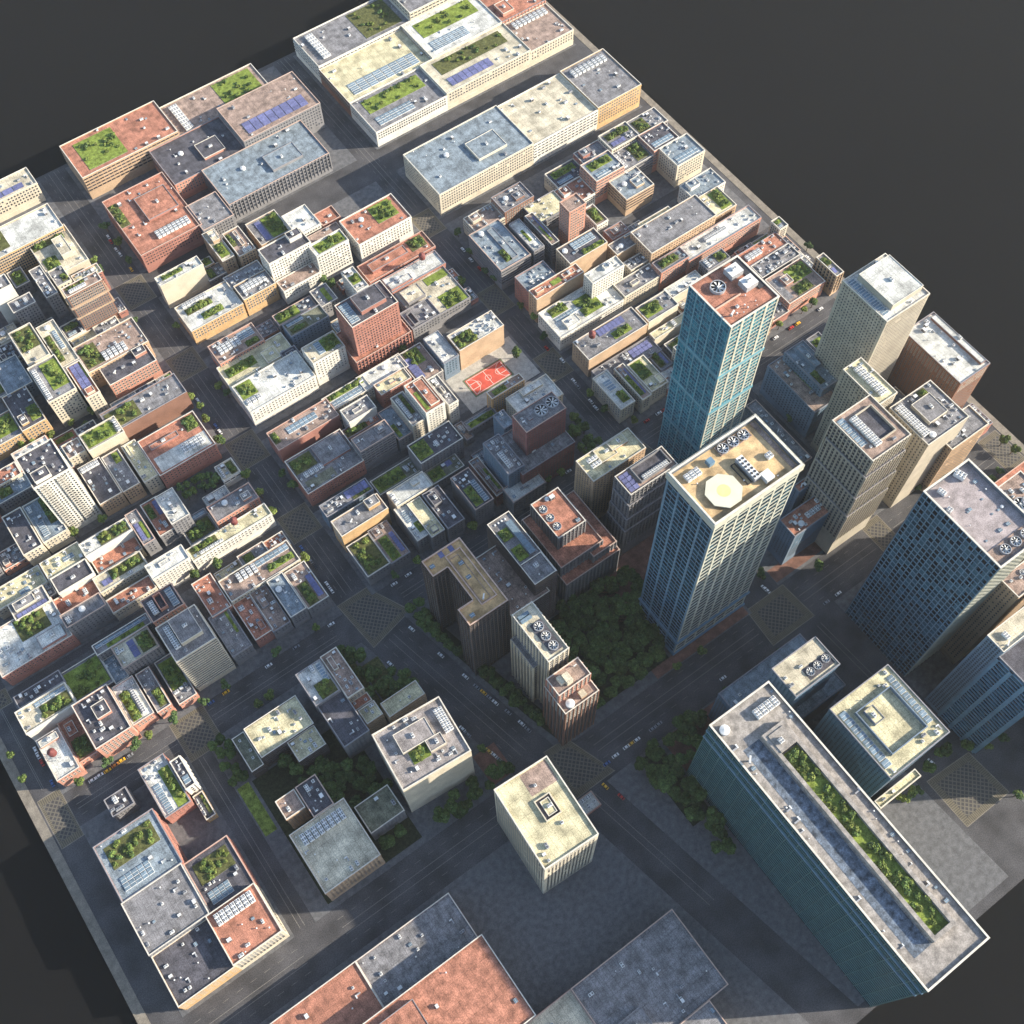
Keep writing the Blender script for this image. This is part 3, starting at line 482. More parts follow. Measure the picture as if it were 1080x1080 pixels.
# ------------------------------------------------------------------ buildings
B = [
[-21.4,682.0,60.0,709.8,27.5,"grid","or","w","g .15 .2 .5 .9;A 3","building with ochre gridded facade under a white roof, far above the white balcony tower",""],
[30.4,645.9,61.7,688.1,23.0,"blank","cr","c","g .0 .72 .85 .88;k .0 .9 .8 .99;g .05 .1 .4 .45;b .52 .25 .8 .7 5","cream building with hedge strip and rooftop house, far above the white balcony tower",""],
[31.4,634.9,42.6,651.9,24.1,"win","cr","g","g .5 .1 .95 .6;A 1","small cream building with corner hedge, far above the white balcony tower",""],
[20.3,627.6,29.3,658.6,26.9,"win","gy","g","A 7","grey building crowded with rooftop air units, far above the white balcony tower",""],
[31.6,602.0,59.2,611.7,45.2,"grid","br","n","g .05 .6 .6 .95;k .1 .2 .6 .5","brown brick block with two pale ledges, far above the white balcony tower",""],
[-12.2,643.7,4.5,656.0,38.2,"blank","wh","g","A 3","white blank sided building at the frame edge, far above the white balcony tower",""],
[6.1,662.6,17.5,680.0,12.8,"win","gy","g","g .1 .1 .9 .9","low grey court filled with shrubs, far above the white balcony tower",""],
[-5.1,628.2,12.4,639.3,28.0,"win","gy","g","a .3 .5;a .7 .5","grey stepped building with two rooftop boxes, far above the white balcony tower",""],
[-16.0,582.6,0.9,616.8,24.7,"win","cr","c","g .05 .35 .95 .97","cream rimmed building with tree filled roof, far above the white balcony tower",""],
[2.2,568.8,16.1,611.8,22.0,"win","gy","c","g .05 .1 .4 .75;s .55 .35 .8 .8;o .5 .9","grey building with lawn and pale skylight row, far above the white balcony tower",""],
[-17.7,538.9,3.1,574.0,32.4,"win","cr","g","g .35 .2 .98 .95;k .02 .05 .2 .9","dotted cream block with grove on its roof, above the white balcony tower",""],
[4.9,528.9,15.4,561.1,29.7,"win","cr","t","s .1 .25 .85 .98;g .86 .5 .98 .98;b .2 .04 .8 .2 2","cream block with red roof of blue panels, above the white balcony tower",""],
[-38.9,575.3,-19.6,604.4,16.2,"win","bl","b","A 2","blue grey flat roofed building, above the white balcony tower",""],
[23.7,537.3,60.7,555.6,19.0,"win","pk","d","y .2 .4;b .7 .55 .95 .95 3","tan pink building with dark roof and pipe, far above right of the white balcony tower",""],
[16.1,554.4,63.5,580.9,20.6,"win","tn","n","g .02 .1 .3 .9;A 8;k .3 .05 .7 .4","tan building packed with air units, far above the white balcony tower",""],
[-45.9,578.9,-30.7,605.1,13.5,"win","gy","g","g .1 .1 .9 .9","low building under a wild roof garden, above left of the white balcony tower",""],
[-43.1,539.1,-25.2,573.6,18.6,"win","or","d","g .55 .1 .98 .5;A 4;b .1 .1 .4 .35 2","yellow walled building with dark roof and planters, above the white balcony tower",""],
[-67.9,540.3,-42.6,563.6,15.8,"win","or","g","g .2 .2 .95 .95","yellow and red fronted building under trees, above left of the white balcony tower",""],
[-52.3,458.5,-27.3,486.0,66,"balcony","wh","d","A 8;b .1 .05 .55 .35 3","tall white balcony tower with dark roof, above left of the white balcony tower",""],
[-75.3,509.2,-57.7,520.6,18.1,"win","cr","t","A 3","small building with terracotta roof and units, left of the white balcony tower",""],
[-80.7,497.7,-56.0,511.2,15.4,"win","gy","b","g .1 .2 .5 .8;A 2","grey building with pale blue roof, left of the white balcony tower",""],
[-83.0,451.5,-69.4,486.4,17.6,"win","cr","d","A 4","cream building with large dark grey roof, below left of the white balcony tower",""],
[-68.5,452.9,-51.1,486.4,16.5,"win","cr","b","g .6 .3 .98 .98;s .1 .1 .4 .5;a .15 .85","cream building with blue roof and hedge, below the white balcony tower",""],
[-26.4,497.8,-14.1,510.6,20.9,"win","cr","n","a .3 .6;A 2","small cream building with one white unit, above right of the white balcony tower",""],
[-12.7,493.7,14.3,509.5,23.7,"blank","cr","c","g .03 .1 .85 .95;k .9 .1 .99 .9","pale walled building with lush roof lawn, above right of the white balcony tower",""],
[6.6,498.6,65.1,518.1,21.3,"blank","br","g","g .02 .1 .42 .9;A 5","long brown walled building with garden and vents, far above right of the white balcony tower",""],
[18.0,450.2,61.0,483.5,19.6,"win","rd","t","p .05 .05 .98 .45 w;g .75 .6 .98 .98;b .1 .62 .6 .75 2;k .5 .15 .9 .38","red building with white roof strip and hedge, far right of the white balcony tower",""],
[7.0,452.9,17.4,487.8,18.2,"win","cr","y","A 4;b .1 .65 .35 .95 2","cream building with yellowish roof, right of the white balcony tower",""],
[-8.0,454.8,4.6,488.0,18.1,"win","tn","g","g .5 .7 .9 .98;A 4","tan fronted building with lilac grey roof, right of the white balcony tower",""],
[-25.1,455.5,-8.8,489.8,18.0,"win","tn","d","k .02 .85 .9 .97;A 4","tan building with brown roof and white units, right of the white balcony tower",""],
[-15.3,409.7,-6.7,437.2,20.1,"win","gy","g","s .1 .1 .5 .65;l .6 .1 .9 .65;A 1","narrow grey building with blue panels, below right of the white balcony tower",""],
[-3.5,410.6,8.9,439.4,17.7,"win","gy","t","g .05 .5 .45 .95;s .6 .5 .95 .95;a .6 .2","narrow building with lawn and red deck, far right of the white balcony tower",""],
[7.0,409.4,20.4,434.1,25.4,"win","gy","w","A 4","narrow white roofed building with rim, far right of the white balcony tower",""],
[10.2,413.0,31.1,418.0,8.8,"win","gy","b","s .05 .1 .95 .9","building with low strip of blue panels, far above the beige banded tower",""],
[10.2,398.1,31.6,413.7,7.5,"win","cr","g","g .05 .1 .95 .95","building with low terrace thick with shrubs, far above the beige banded tower",""],
[32.1,397.6,64.5,411.9,17.8,"win","pk","g","o .35 .7;b .7 .2 .9 .6 2;A 2","pinkish grey roofed building with white tank, far above the beige banded tower",""],
[5.7,381.7,65.2,391.9,17.6,"win","wh","y","g .02 .45 .35 .98;t .6 .5;A 2;k .1 .1 .4 .3","long white windowed building with water tower, far above the beige banded tower",""],
[-21.8,382.8,5.1,394.9,22.3,"win","wh","w","b .3 .4 .6 .7 1","white gridded building with bare white roof, above the beige banded tower",""],
[-49.9,424.3,-15.9,434.9,21.3,"blank","wh","w","g .35 .1 .98 .95;A 3","white building with bright lawn roof, below right of the white balcony tower",""],
[-49.1,413.1,-17.0,427.4,12.5,"win","cr","t","A 4","low red roofed court building, below right of the white balcony tower",""],
[-54.0,398.6,-19.4,411.2,14.8,"win","cr","c","g .3 .3 .98 .98;s .1 .2 .3 .6","cream building with shrubs and blue panel, far above left of the beige banded tower",""],
[-53.9,381.7,-22.6,392.7,13.5,"win","cr","t","A 4","cream building with long orange red roof, above left of the beige banded tower",""],
[-77.1,425.6,-49.9,440.0,17.4,"win","cr","y","s .5 .4 .8 .7;A 5","building with cream green roof with small pool, below the white balcony tower",""],
[-76.0,412.1,-50.9,425.2,18.5,"blank","wh","d","","white rimmed building with bare dark roof, below the white balcony tower",""],
[-81.9,400.7,-52.6,413.8,12.2,"win","cr","t","a .25 .4;a .7 .5;A 1","building with low red roof with two white boxes, far below the white balcony tower",""],
[-81.5,384.0,-54.0,394.6,24.3,"win","gy","g","o .5 .6;a .1 .4","grey building with round white tank, far left of the beige banded tower",""],
[-83.7,417.3,-77.5,428.6,12.3,"win","gy","g","A 1","narrow low grey infill building, far below the white balcony tower",""],
[-115.5,427.4,-78.7,442.4,13.5,"win","cr","y","A 8;s .5 .05 .7 .35","building with pale yellow roof cluttered with units, far below the white balcony tower",""],
[-106.4,411.0,-82.2,424.5,18.3,"win","cr","g","b .1 .4 .7 .9 2;s .05 .02 .95 .25","beige building with blue panel edge, far below the white balcony tower",""],
[-129.7,381.9,-81.4,414.1,16.8,"win","rd","w","g .42 .45 .85 .98;A 10;b .6 .05 .95 .35 2","long white roofed building with reddish facade, far below the white balcony tower",""],
[-34.4,308.3,-7.8,335.1,55,"band","cr","g","b .3 .25 .85 .95 4;k .1 .25 .28 .9","beige banded tower with white fan row, above left of the beige banded tower",""],
[-74.4,357.3,-36.1,365.5,21.6,"win","gy","g","s .02 .55 .98 .95;g .2 .1 .9 .5","grey building with skylight row, left of the beige banded tower",""],
[-64.7,338.5,-39.5,355.4,25.1,"win","gy","c","g .6 .1 .98 .9;s .35 .1 .55 .9;A 2","grey walled building with cream deck and hedge, left of the beige banded tower",""],
[-101.4,341.5,-74.7,366.0,10.6,"win","gy","g","g .02 .1 .98 .95","low building covered in dark hedge, far left of the beige banded tower",""],
[-130.1,358.4,-99.3,367.4,14.1,"win","gy","d","A 4","low dark roofed building with white unit, far left of the beige banded tower",""],
[-132.7,338.8,-99.1,355.5,18.7,"blank","wh","c","g .4 .1 .98 .7;s .35 .72 .98 .95;A 2","cream corner building with roof garden, far left of the beige banded tower",""],
[-130.5,302.8,-115.7,333.0,14.9,"win","pk","w","t .45 .45;b .05 .8 .9 .95 2","building with white roof with red water tank, far below left of the beige banded tower",""],
[-116.0,307.6,-103.5,338.4,9.2,"win","pk","t","g .1 .05 .95 .5;b .2 .6 .7 .9 1","low red court with hedge, far below left of the beige banded tower",""],
[-101.6,303.0,-77.9,336.6,23.2,"win","pk","d","b .4 .45 .8 .75 3;A 7","pink rimmed building with dark roof, far below left of the beige banded tower",""],
[-77.5,307.1,-63.2,336.9,14.0,"win","pk","w","g .05 .05 .5 .8;k .6 .1 .8 .8","pink fronted building with long planted bed, below left of the beige banded tower",""],
[-61.5,305.6,-52.1,335.8,14.1,"win","pk","g","g .3 .05 .95 .5;A 4","pink fronted building with units and ivy, below left of the beige banded tower",""],
[-48.4,303.8,-36.0,337.5,10.6,"win","pk","g","g .05 .3 .95 .95;A 4","low building with deep green court, below left of the beige banded tower",""],
[-74.4,338.3,-65.1,357.7,11.9,"win","gy","b","A 3","building with small blue grey roof with cooling unit, left of the beige banded tower",""],
[-5.9,308.8,8.1,341.2,16.8,"win","gy","g","g .75 .4 .9 .95;A 4","grey building with long mossy strip, above right of the beige banded tower",""],
[-3.2,339.7,10.7,368.2,17.1,"win","pk","t","A 6;k .1 .3 .5 .45","building with terracotta roof with four white units, above the beige banded tower",""],
[11.9,341.1,63.2,358.9,18.5,"win","cr","n","s .5 .65 .98 .95;g .6 .2 .98 .5;k .2 .5 .5 .9;A 5","building with long pink roof with violet panels, above right of the beige banded tower",""],
[12.1,342.0,38.4,350.1,13.5,"win","gy","b","s .02 .2 .4 .8;A 3","building with low bluish strip roof with white box, above right of the beige banded tower",""],
[11.4,311.1,24.5,343.2,14.5,"win","rd","t","b .5 .1 .8 .3 2;k .1 .7 .4 .85;A 5","red roofed building with cluster of ducts, above right of the beige banded tower",""],
[23.3,309.3,36.1,341.4,14.6,"win","gy","n","b .2 .55 .6 .85 2;A 5","tan roofed building with square hatches, above right of the beige banded tower",""],
[37.2,309.0,48.9,340.0,19.5,"win","gy","b","o .3 .7;A 3","building with blue grey roof with white dome, above right of the beige banded tower",""],
[49.5,308.7,64.9,339.6,17.2,"win","gy","n","g .1 .02 .6 .6;s .65 .1 .95 .7;a .25 .8;A 2","building with brown roof with dark trees and panels, above right of beige banded tower",""],
[-34.8,348.7,-13.0,366.5,36.5,"win","pk","d","s .72 .1 .95 .95;k .1 .2 .3 .8;b .35 .2 .6 .9 -3","pink rimmed tower with hollow roof, above left of the beige banded tower",""],
[-113.1,264.3,-98.9,276.6,13.5,"win","gy","d","a .4 .7;A 5","building with dark roof with white fan box, far below left of the beige banded tower",""],
[-87.8,244.6,-70.7,280.3,15.8,"win","rd","w","g .55 .02 .98 .8;s .1 .02 .4 .6;A 6","building with white roof with blue panels and trees, far below the beige banded tower",""],
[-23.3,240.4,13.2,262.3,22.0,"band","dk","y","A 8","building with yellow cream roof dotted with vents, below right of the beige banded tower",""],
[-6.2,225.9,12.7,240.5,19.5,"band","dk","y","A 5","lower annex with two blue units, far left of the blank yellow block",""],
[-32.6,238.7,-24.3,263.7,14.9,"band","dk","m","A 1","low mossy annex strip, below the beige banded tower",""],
[19.6,245.7,36.9,270.1,30.6,"win","gy","w","g .3 .02 .98 .5;s .75 .4 .97 .95;a .6 .9","building with white roof with corner lawn and blue panels, right of beige banded tower",""],
[37.9,238.9,49.4,271.3,29.5,"win","cr","n","b .2 .6 .5 .9 2;A 7","building with brown roof with rooftop huts, above left of the blank yellow block",""],
[20.3,215.0,37.9,246.1,27.8,"win","gy","d","A 3","building with dark slate roof with pale rim, left of the blank yellow block",""],
[39.0,219.6,50.2,230.0,25.5,"band","tn","y","A 1","building with small sunny yellow terrace roof, above left of the blank yellow block",""],
[52.4,215.2,77.9,225.7,25.7,"band","tn","y","","building with golden L shaped ledge roof, above the blank yellow block",""],
[37.7,232.3,50.0,238.7,21.0,"win","tn","t","","low brown red link roof, above left of the blank yellow block",""],
[-15.9,190.1,-2.4,211.4,28.1,"win","gy","d","a .4 .8;A 4","building with dark roof with single white unit, far below left of the blank yellow block",""],
[-29.7,198.6,-17.0,211.5,26.9,"win","tn","n","","building with tan edged small roof, far left of the blank yellow block",""],
[6.1,164.7,29.3,183.5,20.1,"win","gy","m","","mossy low roof beside the tall yellow block, below left of the blank yellow block",""],
[95.3,627.5,147.5,692.9,20.5,"win","rd","t","k .35 .05 .9 .25;g .0 .5 .15 .9;b .4 .4 .9 .8 2;A 6","salmon brick building with row of units, far left of the red dotted tower",""],
[145.1,620.9,171.7,650.3,20.5,"win","gy","g","A 3","grey dotted stone building, far above left of the red dotted tower",""],
[142.3,586.1,152.7,618.9,20.1,"win","tn","c","g .1 .1 .9 .55;b .3 .6 .9 .9 3","tan building with garden and cube hut, far left of the red dotted tower",""],
[154.8,581.8,168.7,608.7,21.6,"win","tn","n","g .0 .4 .3 .95;k .3 .02 .9 .15;b .5 .3 .7 .9 1","terracotta rimmed building with timber decks, far above left of the red dotted tower",""],
[92.7,587.5,128.1,597.1,27.0,"blank","cr","w","g .1 .4 .6 .9;A 4","blank pale wall building with strip garden, far left of the red dotted tower",""],
[93.1,545.9,136.3,572.5,16.7,"win","or","w","g .1 .55 .6 .8;g .3 .15 .7 .4;k .1 .85 .6 .97;A 4","ochre building with two parallel hedges, far left of the red dotted tower",""],
[137.6,545.9,164.8,561.9,19.7,"win","or","g","k .1 .4 .9 .8;A 6","ochre building crowded with machinery, left of the red dotted tower",""],
[135.6,562.3,164.9,575.1,17.0,"win","tn","g","A 9","building with low roof full of pale ducts, far left of the red dotted tower",""],
[165.8,551.7,201.4,568.3,34.5,"win","wh","d","b .65 .5 .95 .95 4","white windowed block with dark roof, above left of the red dotted tower",""],
[166.4,538.2,198.4,550.3,15.5,"win","wh","n","A 2","white windowed wing with timber roof, above left of the red dotted tower",""],
[175.7,588.6,201.6,614.1,13.0,"win","tn","g","g .45 .05 .98 .95;s .2 .05 .4 .9","low building with grove and slim panels, far above left of the red dotted tower",""],
[200.0,572.8,220.7,596.8,21.8,"win","wh","w","A 3","white roofed block near the top edge, above left of the red dotted tower",""],
[222.2,573.4,238.1,587.1,17.5,"win","rd","t","","small red block near the top edge, above the red dotted tower",""],
[206.0,557.5,231.5,568.7,20.2,"win","gy","n","A 1","slim lilac roofed link, above left of the red dotted tower",""],
[198.8,540.1,226.6,553.0,30.2,"win","wh","w","g .1 .1 .98 .9","white block with full roof garden, above left of the red dotted tower",""],
[232.6,536.5,279.6,565.3,23.3,"win","wh","t","g .5 .3 .9 .95;o .3 .7;A 3","long white windowed block with terracotta roof, above left of the red water tower",""],
[223.2,508.4,282.1,527.1,14.3,"win","rd","t","g .72 .3 .95 .95;b .1 .3 .65 .75 3","low terracotta hall with corner trees, left of the red water tower",""],
[231.2,489.7,278.8,504.7,15.6,"win","rd","w","t .7 .6;o .2 .6;b .0 .1 .4 .5 2","white roof with dark red water tower, below the red water tower",""],
[232.3,453.3,276.3,490.4,14.0,"win","gy","c","l .55 .75 .98 .95;g .55 .02 .98 .4;p .55 .45 .98 .72 c;A 4;b .05 .55 .4 .9 3","cream roofed block with tree square and strips, below the red water tower",""],
[224.6,452.0,249.1,470.0,16.6,"win","gy","g","b .1 .1 .3 .8 -2;A 2","building with grey concrete roof with pit, right of the red dotted tower",""],
[175.2,449.9,222.0,480.2,19.2,"rib","rd","t","","red ribbed podium, below the red dotted tower",""],
[179.6,454.1,217.5,477.6,52.9,"win","rd","d","b .3 .22 .85 .9 4;s .02 .1 .22 .95","red dotted tower, below left of the red water tower",""],
[206.8,497.9,217.0,520.0,26.8,"win","wh","w","g .1 .3 .95 .7;A 3","small white block with planted roof, above the red dotted tower",""],
[181.4,508.6,195.4,526.2,16.8,"win","gy","g","l .5 .1 .8 .9;A 2","building with low dark roof with lawn stripe, left of the red dotted tower",""],
[149.1,496.9,180.8,510.1,19.4,"win","bl","m","g .05 .1 .5 .5;s .05 .7 .5 .95","building with glass edged terrace roof with greenery, left of the red dotted tower",""],
[148.2,514.7,180.4,525.5,13.9,"win","gy","g","g .02 .1 .6 .95;A 3","building with leafy low roof with white boxes, left of the red dotted tower",""],
[96.0,507.7,132.4,526.6,17.8,"win","pk","n","k .1 .3 .6 .8;s .6 .5 .95 .9;g .65 .05 .95 .35;A 4","building with pink roof with chiller row and blue panels, left of the red dotted tower",""],
[92.5,479.7,146.0,508.7,14.9,"win","cr","y","g .05 .55 .5 .85;b .1 .15 .4 .35 1;b .6 .3 .8 .7 3;A 4","building with yellowish roof with hedge and hut, far below left of the red dotted tower",""],
[135.7,477.2,147.8,491.9,16.3,"win","bl","d","b .2 .2 .8 .8 2","building with small dark blue boxed roof, below left of the red dotted tower",""],
[93.0,458.6,146.0,485.4,18.8,"win","wh","w","g .02 .45 .25 .98;A 8;k .02 .2 .25 .38","long white block with blue tinted roof, far below left of the red dotted tower",""],
[147.7,461.2,174.0,477.7,28.7,"win","wh","c","g .5 .2 .98 .95;s .3 .2 .5 .95;A 2","white block with skylights and shrubs, below left of the red dotted tower",""],
[139.4,427.8,173.9,440.6,16.0,"win","cr","w","g .1 .6 .95 .98;s .1 .1 .9 .5","building with white roof with hedge and blue panels, below the red dotted tower",""],
[168.6,427.8,205.0,441.4,16.2,"win","wh","w","o .6 .7;A 3","building with low white roof with round tank, below the red dotted tower",""],
[174.9,416.7,200.1,427.2,18.8,"win","rd","y","b .4 .4 .6 .7 1;A 1","building with buttery yellow roof with dark hatch, below the red dotted tower",""],
[143.8,408.7,165.9,421.0,22.5,"blank","wh","g","A 2;b .3 .3 .6 .6 1","cream walled block with bare grey roof, below the red dotted tower",""],
[137.8,403.4,165.1,411.9,13.1,"win","rd","t","g .02 .1 .65 .95;a .8 .5","building with low red roof with shrubs, far below the red dotted tower",""],
[187.4,376.6,202.9,404.3,34.7,"win","wh","t","l .1 .05 .3 .7;b .4 .1 .9 .95 1","white block with red roof and lawn stripe, left of the red sports court",""],
[206.0,377.2,213.9,403.7,26.7,"win","wh","g","a .4 .8;b .35 .4 .6 .6 2;A 3","white block with grey roof and bright unit, left of the red sports court",""],
[202.0,409.9,222.6,440.1,16.2,"win","gy","n","g .2 .5 .8 .98;s .05 .1 .4 .8;a .7 .2","building with planted roof with slate blue panels, left of the red sports court",""],
[224.3,410.9,237.1,437.5,21.8,"win","bl","w","A 4","building with white roof with bluish walls, above left of the red sports court",""],
[238.5,411.5,277.0,427.7,24.7,"blank","tn","w","g .02 .05 .45 .8;A 10","blank tan wall building above the court, above the red sports court",""],
[176.6,378.1,186.8,406.2,26.5,"win","cr","g","k .1 .2 .4 .9;g .5 .3 .85 .98;A 3","cream block with pale units and hedge, left of the red sports court",""],
[165.5,380.2,176.7,407.5,15.8,"win","gy","b","g .1 .05 .4 .5;A 1","building with teal grey roof with planter, below left of the red sports court",""],
[136.6,381.3,163.8,393.8,27.5,"band","gy","g","b .65 .4 .9 .85 1;b .35 .2 .5 .5 .6","grey banded block with bare roof, far below the red dotted tower",""],
[93.7,420.6,142.2,437.8,18.4,"blank","rd","n","s .25 .4 .75 .8;g .0 .3 .1 .9;A 6","dark red block with blue panel rack, far below left of the red dotted tower",""],
[92.4,379.7,136.8,411.0,18.1,"win","rd","g","g .02 .55 .4 .95;k .1 .35 .45 .5;b .45 .4 .95 .95 2;p .05 .05 .55 .3 m;A 4","red brick block with grey roof and hedge, far below the red dotted tower",""],
[165.0,350.3,199.3,367.6,26.1,"win","gy","d","g .02 .1 .35 .95;a .5 .4;A 5","navy roofed block with four white units, below left of the red sports court",""],
[166.0,338.6,191.7,350.8,12.9,"win","gy","m","g .05 .1 .45 .9;s .6 .5 .8 .9;A 2","building with low mossy roof with pool, below left of the red sports court",""],
[132.8,354.5,165.6,367.7,10.3,"win","gy","m","g .02 .1 .7 .95;a .8 .5;A 2","building with low overgrown roof with white box, far above left of the dark L tower",""],
[134.7,334.0,163.2,347.0,23.0,"win","cr","w","b .6 .5 .8 .8 2;k .0 .1 .08 .9","building with cream corner roof with dark hatch, above left of the dark L tower",""],
[132.3,306.2,142.3,335.2,20.1,"win","gy","w","s .2 .5 .6 .85;g .5 .15 .95 .45;A 3","building with cream and blue roof with shrubs, above left of the dark L tower",""],
[141.2,302.3,151.5,332.7,21.4,"win","gy","y","b .2 .05 .7 .2 2","mustard roof slab, above left of the dark L tower",""],
[153.1,300.6,166.1,331.9,22.8,"win","gy","d","b .1 .6 .6 .9 3;A 3","building with dark roof with pale hut, above left of the dark L tower",""],
[93.3,356.1,129.8,366.7,20.4,"win","bl","g","s .5 .3 .98 .98;g .6 .02 .98 .3;A 6","building with glass panelled roof with cluttered corner, far above left of the dark L tower",""],
[93.0,335.8,129.0,349.6,25.3,"blank","or","g","y .3 .4;b .7 .4 .95 .95 4","orange walled block with pipe on roof, far above left of the dark L tower",""],
[92.8,306.0,110.1,332.9,14.9,"win","gy","g","g .05 .02 .98 .98","building with roof forest over grey walls, left of the dark L tower",""],
[110.3,305.0,125.1,334.1,15.0,"win","gy","n","g .1 .02 .6 .7;s .7 .1 .95 .7;b .1 .75 .5 .98 1","building with planted roof with long skylight, left of the dark L tower",""],
[174.9,300.2,189.5,329.8,25.5,"win","gy","d","g .1 .05 .55 .6;s .6 .05 .9 .7;A 5","building with slender dark roof with lawn, above the dark L tower",""],
[194.8,304.9,202.3,338.1,15.4,"win","rd","n","b .2 .05 .5 .8 2;g .6 .1 .95 .7","building with brick walled roof with shed and shrubs, below left of the purple brick tower",""],
[203.9,302.9,216.8,332.5,38.9,"win","bl","g","A 8;k .2 .1 .5 .6","blue sided tower with dark machinery, below left of the purple brick tower",""],
[209.8,359.7,234.6,367.7,11.9,"win","gy","g","g .1 .1 .95 .75;s .05 .8 .8 .95","building with low planted roof with skylights, below the red sports court",""],
[205.7,356.4,211.8,372.0,7.9,"win","gy","n","a .3 .7;a .6 .6","building with tiny low roof with two white boxes, below left of the red sports court",""],
[199.8,292.1,226.6,304.9,20.4,"win","gy","w","A 3","building with low cream roof by the avenue, above left of the stepped terracotta tower",""],
[222.6,334.2,231.0,347.3,36.8,"win","bl","b","","pale blue roofed slab, left of the purple brick tower",""],
[213.2,300.0,256.7,333.3,32.6,"win","pu","g","","purple brick podium, below the purple brick tower",""],
[224.1,310.7,256.3,326.7,62,"win","pu","g","f .55 .5 .3;f .85 .55 .3;b .2 .4 .3 .6 1","purple brick tower with two giant fans, below right of the red sports court",""],
[242.6,340.5,277.4,361.1,22.6,"win","cr","w","A 8;b .3 .7 .8 .95 2","cluttered cream roof by the court, above the purple brick tower",""],
[304.4,453.2,331.6,495.7,22.9,"band","gy","b","o .3 .9;A 5;g .3 .1 .5 .4;b .5 .1 .7 .9 1","blue grey banded block on the avenue corner, right of the red water tower",""],
[334.4,452.9,343.9,485.3,24.4,"band","gy","w","g .3 .3 .6 .7;A 3","building with narrow cream roof with planter, right of the red water tower",""],
[350.0,451.7,357.1,486.5,21.6,"band","gy","n","g .3 .1 .6 .6;s .6 .2 .8 .9","building with narrow roof with lawn and skylight, far right of the red water tower",""],
[367.4,453.9,382.9,466.3,43.8,"win","pk","n","","pink dotted tower at the frame top, far right of the red water tower",""],
[389.4,447.1,400.2,466.7,20.3,"win","wh","n","g .1 .1 .9 .9","white block with hedge at the top, far right of the red water tower",""],
[346.1,424.1,380.8,441.3,30.0,"blank","tn","d","g .4 .02 .95 .3;o .1 .7;s .3 .5 .9 .95","tan walled building with long grey skylights, far right of the red water tower",""],
[307.9,413.4,350.7,423.6,28.1,"blank","tn","t","b .05 .3 .2 .6 3;l .4 .3 .6 .8;b .65 .4 .9 .8 1;A 3","salmon roofed block with lime lawn, far above right of the red sports court",""],
[306.8,382.8,365.2,410.2,16.6,"win","wh","w","g .1 .65 .35 .95;s .1 .45 .5 .6;g .45 .15 .75 .8;b .15 .1 .35 .4 2;A 4","wide white podium with trees and skylights, far above right of the red sports court",""],
[346.3,397.5,375.5,408.1,33.9,"win","wh","w","b .5 .4 .8 .8 2;o .6 .75","building with white roof over peach brick walls, far above left of the blue glass skyscraper",""],
[383.0,414.6,412.0,426.2,22.9,"blank","tn","g","o .25 .4;o .75 .6;b .5 .8 .7 .95 2","building with grey roof with two round tanks, far above left of the blue glass skyscraper",""],
[392.2,431.3,408.7,442.4,17.3,"win","rd","n","b .2 .2 .6 .7 2","building with brown recessed deck roof, far above left of the blue glass skyscraper",""],
[412.0,414.3,441.5,427.0,26.0,"blank","cr","y","s .4 .4 .6 .8;b .7 .2 .85 .6 2","building with yellow cream roof with blue glass, far above left of the blue glass skyscraper",""],
[366.1,383.1,400.3,397.3,18.3,"win","cr","g","b .3 .3 .5 .55 2;A 4","grey roofed pale block with small hut, far above left of the blue glass skyscraper",""],
[384.9,399.6,405.3,409.0,18.4,"win","cr","g","A 9","building with grey roof crammed with units, far above left of the blue glass skyscraper",""],
[399.2,382.1,425.6,393.5,22.7,"win","pk","g","g .1 .2 .75 .9;A 1","building with brick fronted roof with round trees, far above left of the blue glass skyscraper",""],
[407.2,398.7,431.7,409.9,18.6,"win","tn","n","g .5 .5 .95 .95;A 5","building with tan roof with units and shrubs, far above left of the blue glass skyscraper",""],
[401.0,396.8,463.5,422.0,28.9,"win","tn","g","A 4","orange dotted block near the top, far above the blue glass skyscraper",""],
[424.4,380.0,495.6,395.3,20.1,"win","pk","w","k .3 .4 .6 .7;A 8","building with long white roof with dark louvred units, far above the blue glass skyscraper",""],
[309.2,352.4,362.3,371.6,21.9,"blank","tn","g","t .2 .6;s .35 .6 .8 .95;g .5 .15 .8 .5;A 2","stone walled building with violet panels and tank, above right of the purple brick tower",""],
[365.4,354.3,393.2,370.3,19.4,"blank","cr","g","g .05 .2 .6 .9;A 2","pale block with round bushes and gravel, above left of the blue glass skyscraper",""],
[393.5,361.8,423.6,371.9,18.2,"blank","cr","w","A 3","plain white roof beside the blue tower, above left of the blue glass skyscraper",""],
[362.5,342.8,395.7,349.3,13.7,"blank","cr","y","a .6 .5","low lemon roof beside the blue tower, above left of the blue glass skyscraper",""],
[303.3,308.0,315.9,340.5,18.7,"win","cr","w","s .2 .5 .8 .8;g .4 .1 .95 .4","building with white corner roof with panels and lawn, right of the purple brick tower",""],
[320.6,305.4,328.7,338.1,18.7,"win","cr","n","g .1 .1 .6 .7;s .65 .1 .85 .9;A 3","building with pink deck roof with hedge, right of the purple brick tower",""],
[329.8,306.7,344.7,335.0,18.8,"win","cr","y","g .05 .4 .7 .98;b .6 .05 .9 .3 2","building with cream roof with bright green lawn, left of the blue glass skyscraper",""],
[309.4,333.8,361.6,349.2,12.2,"win","gy","g","s .6 .4 .95 .9;A 8","building with low terrace roof with violet panels, left of the blue glass skyscraper",""],
[350.4,320.4,361.4,339.4,10.8,"win","gy","g","g .1 .1 .6 .9;s .7 .1 .9 .9","building with dark planted terrace, left of the blue glass skyscraper",""],
[367.0,325.7,383.7,337.9,9.5,"win","gy","g","g .1 .1 .9 .9","lawn strip against the blue tower, left of the blue glass skyscraper",""],
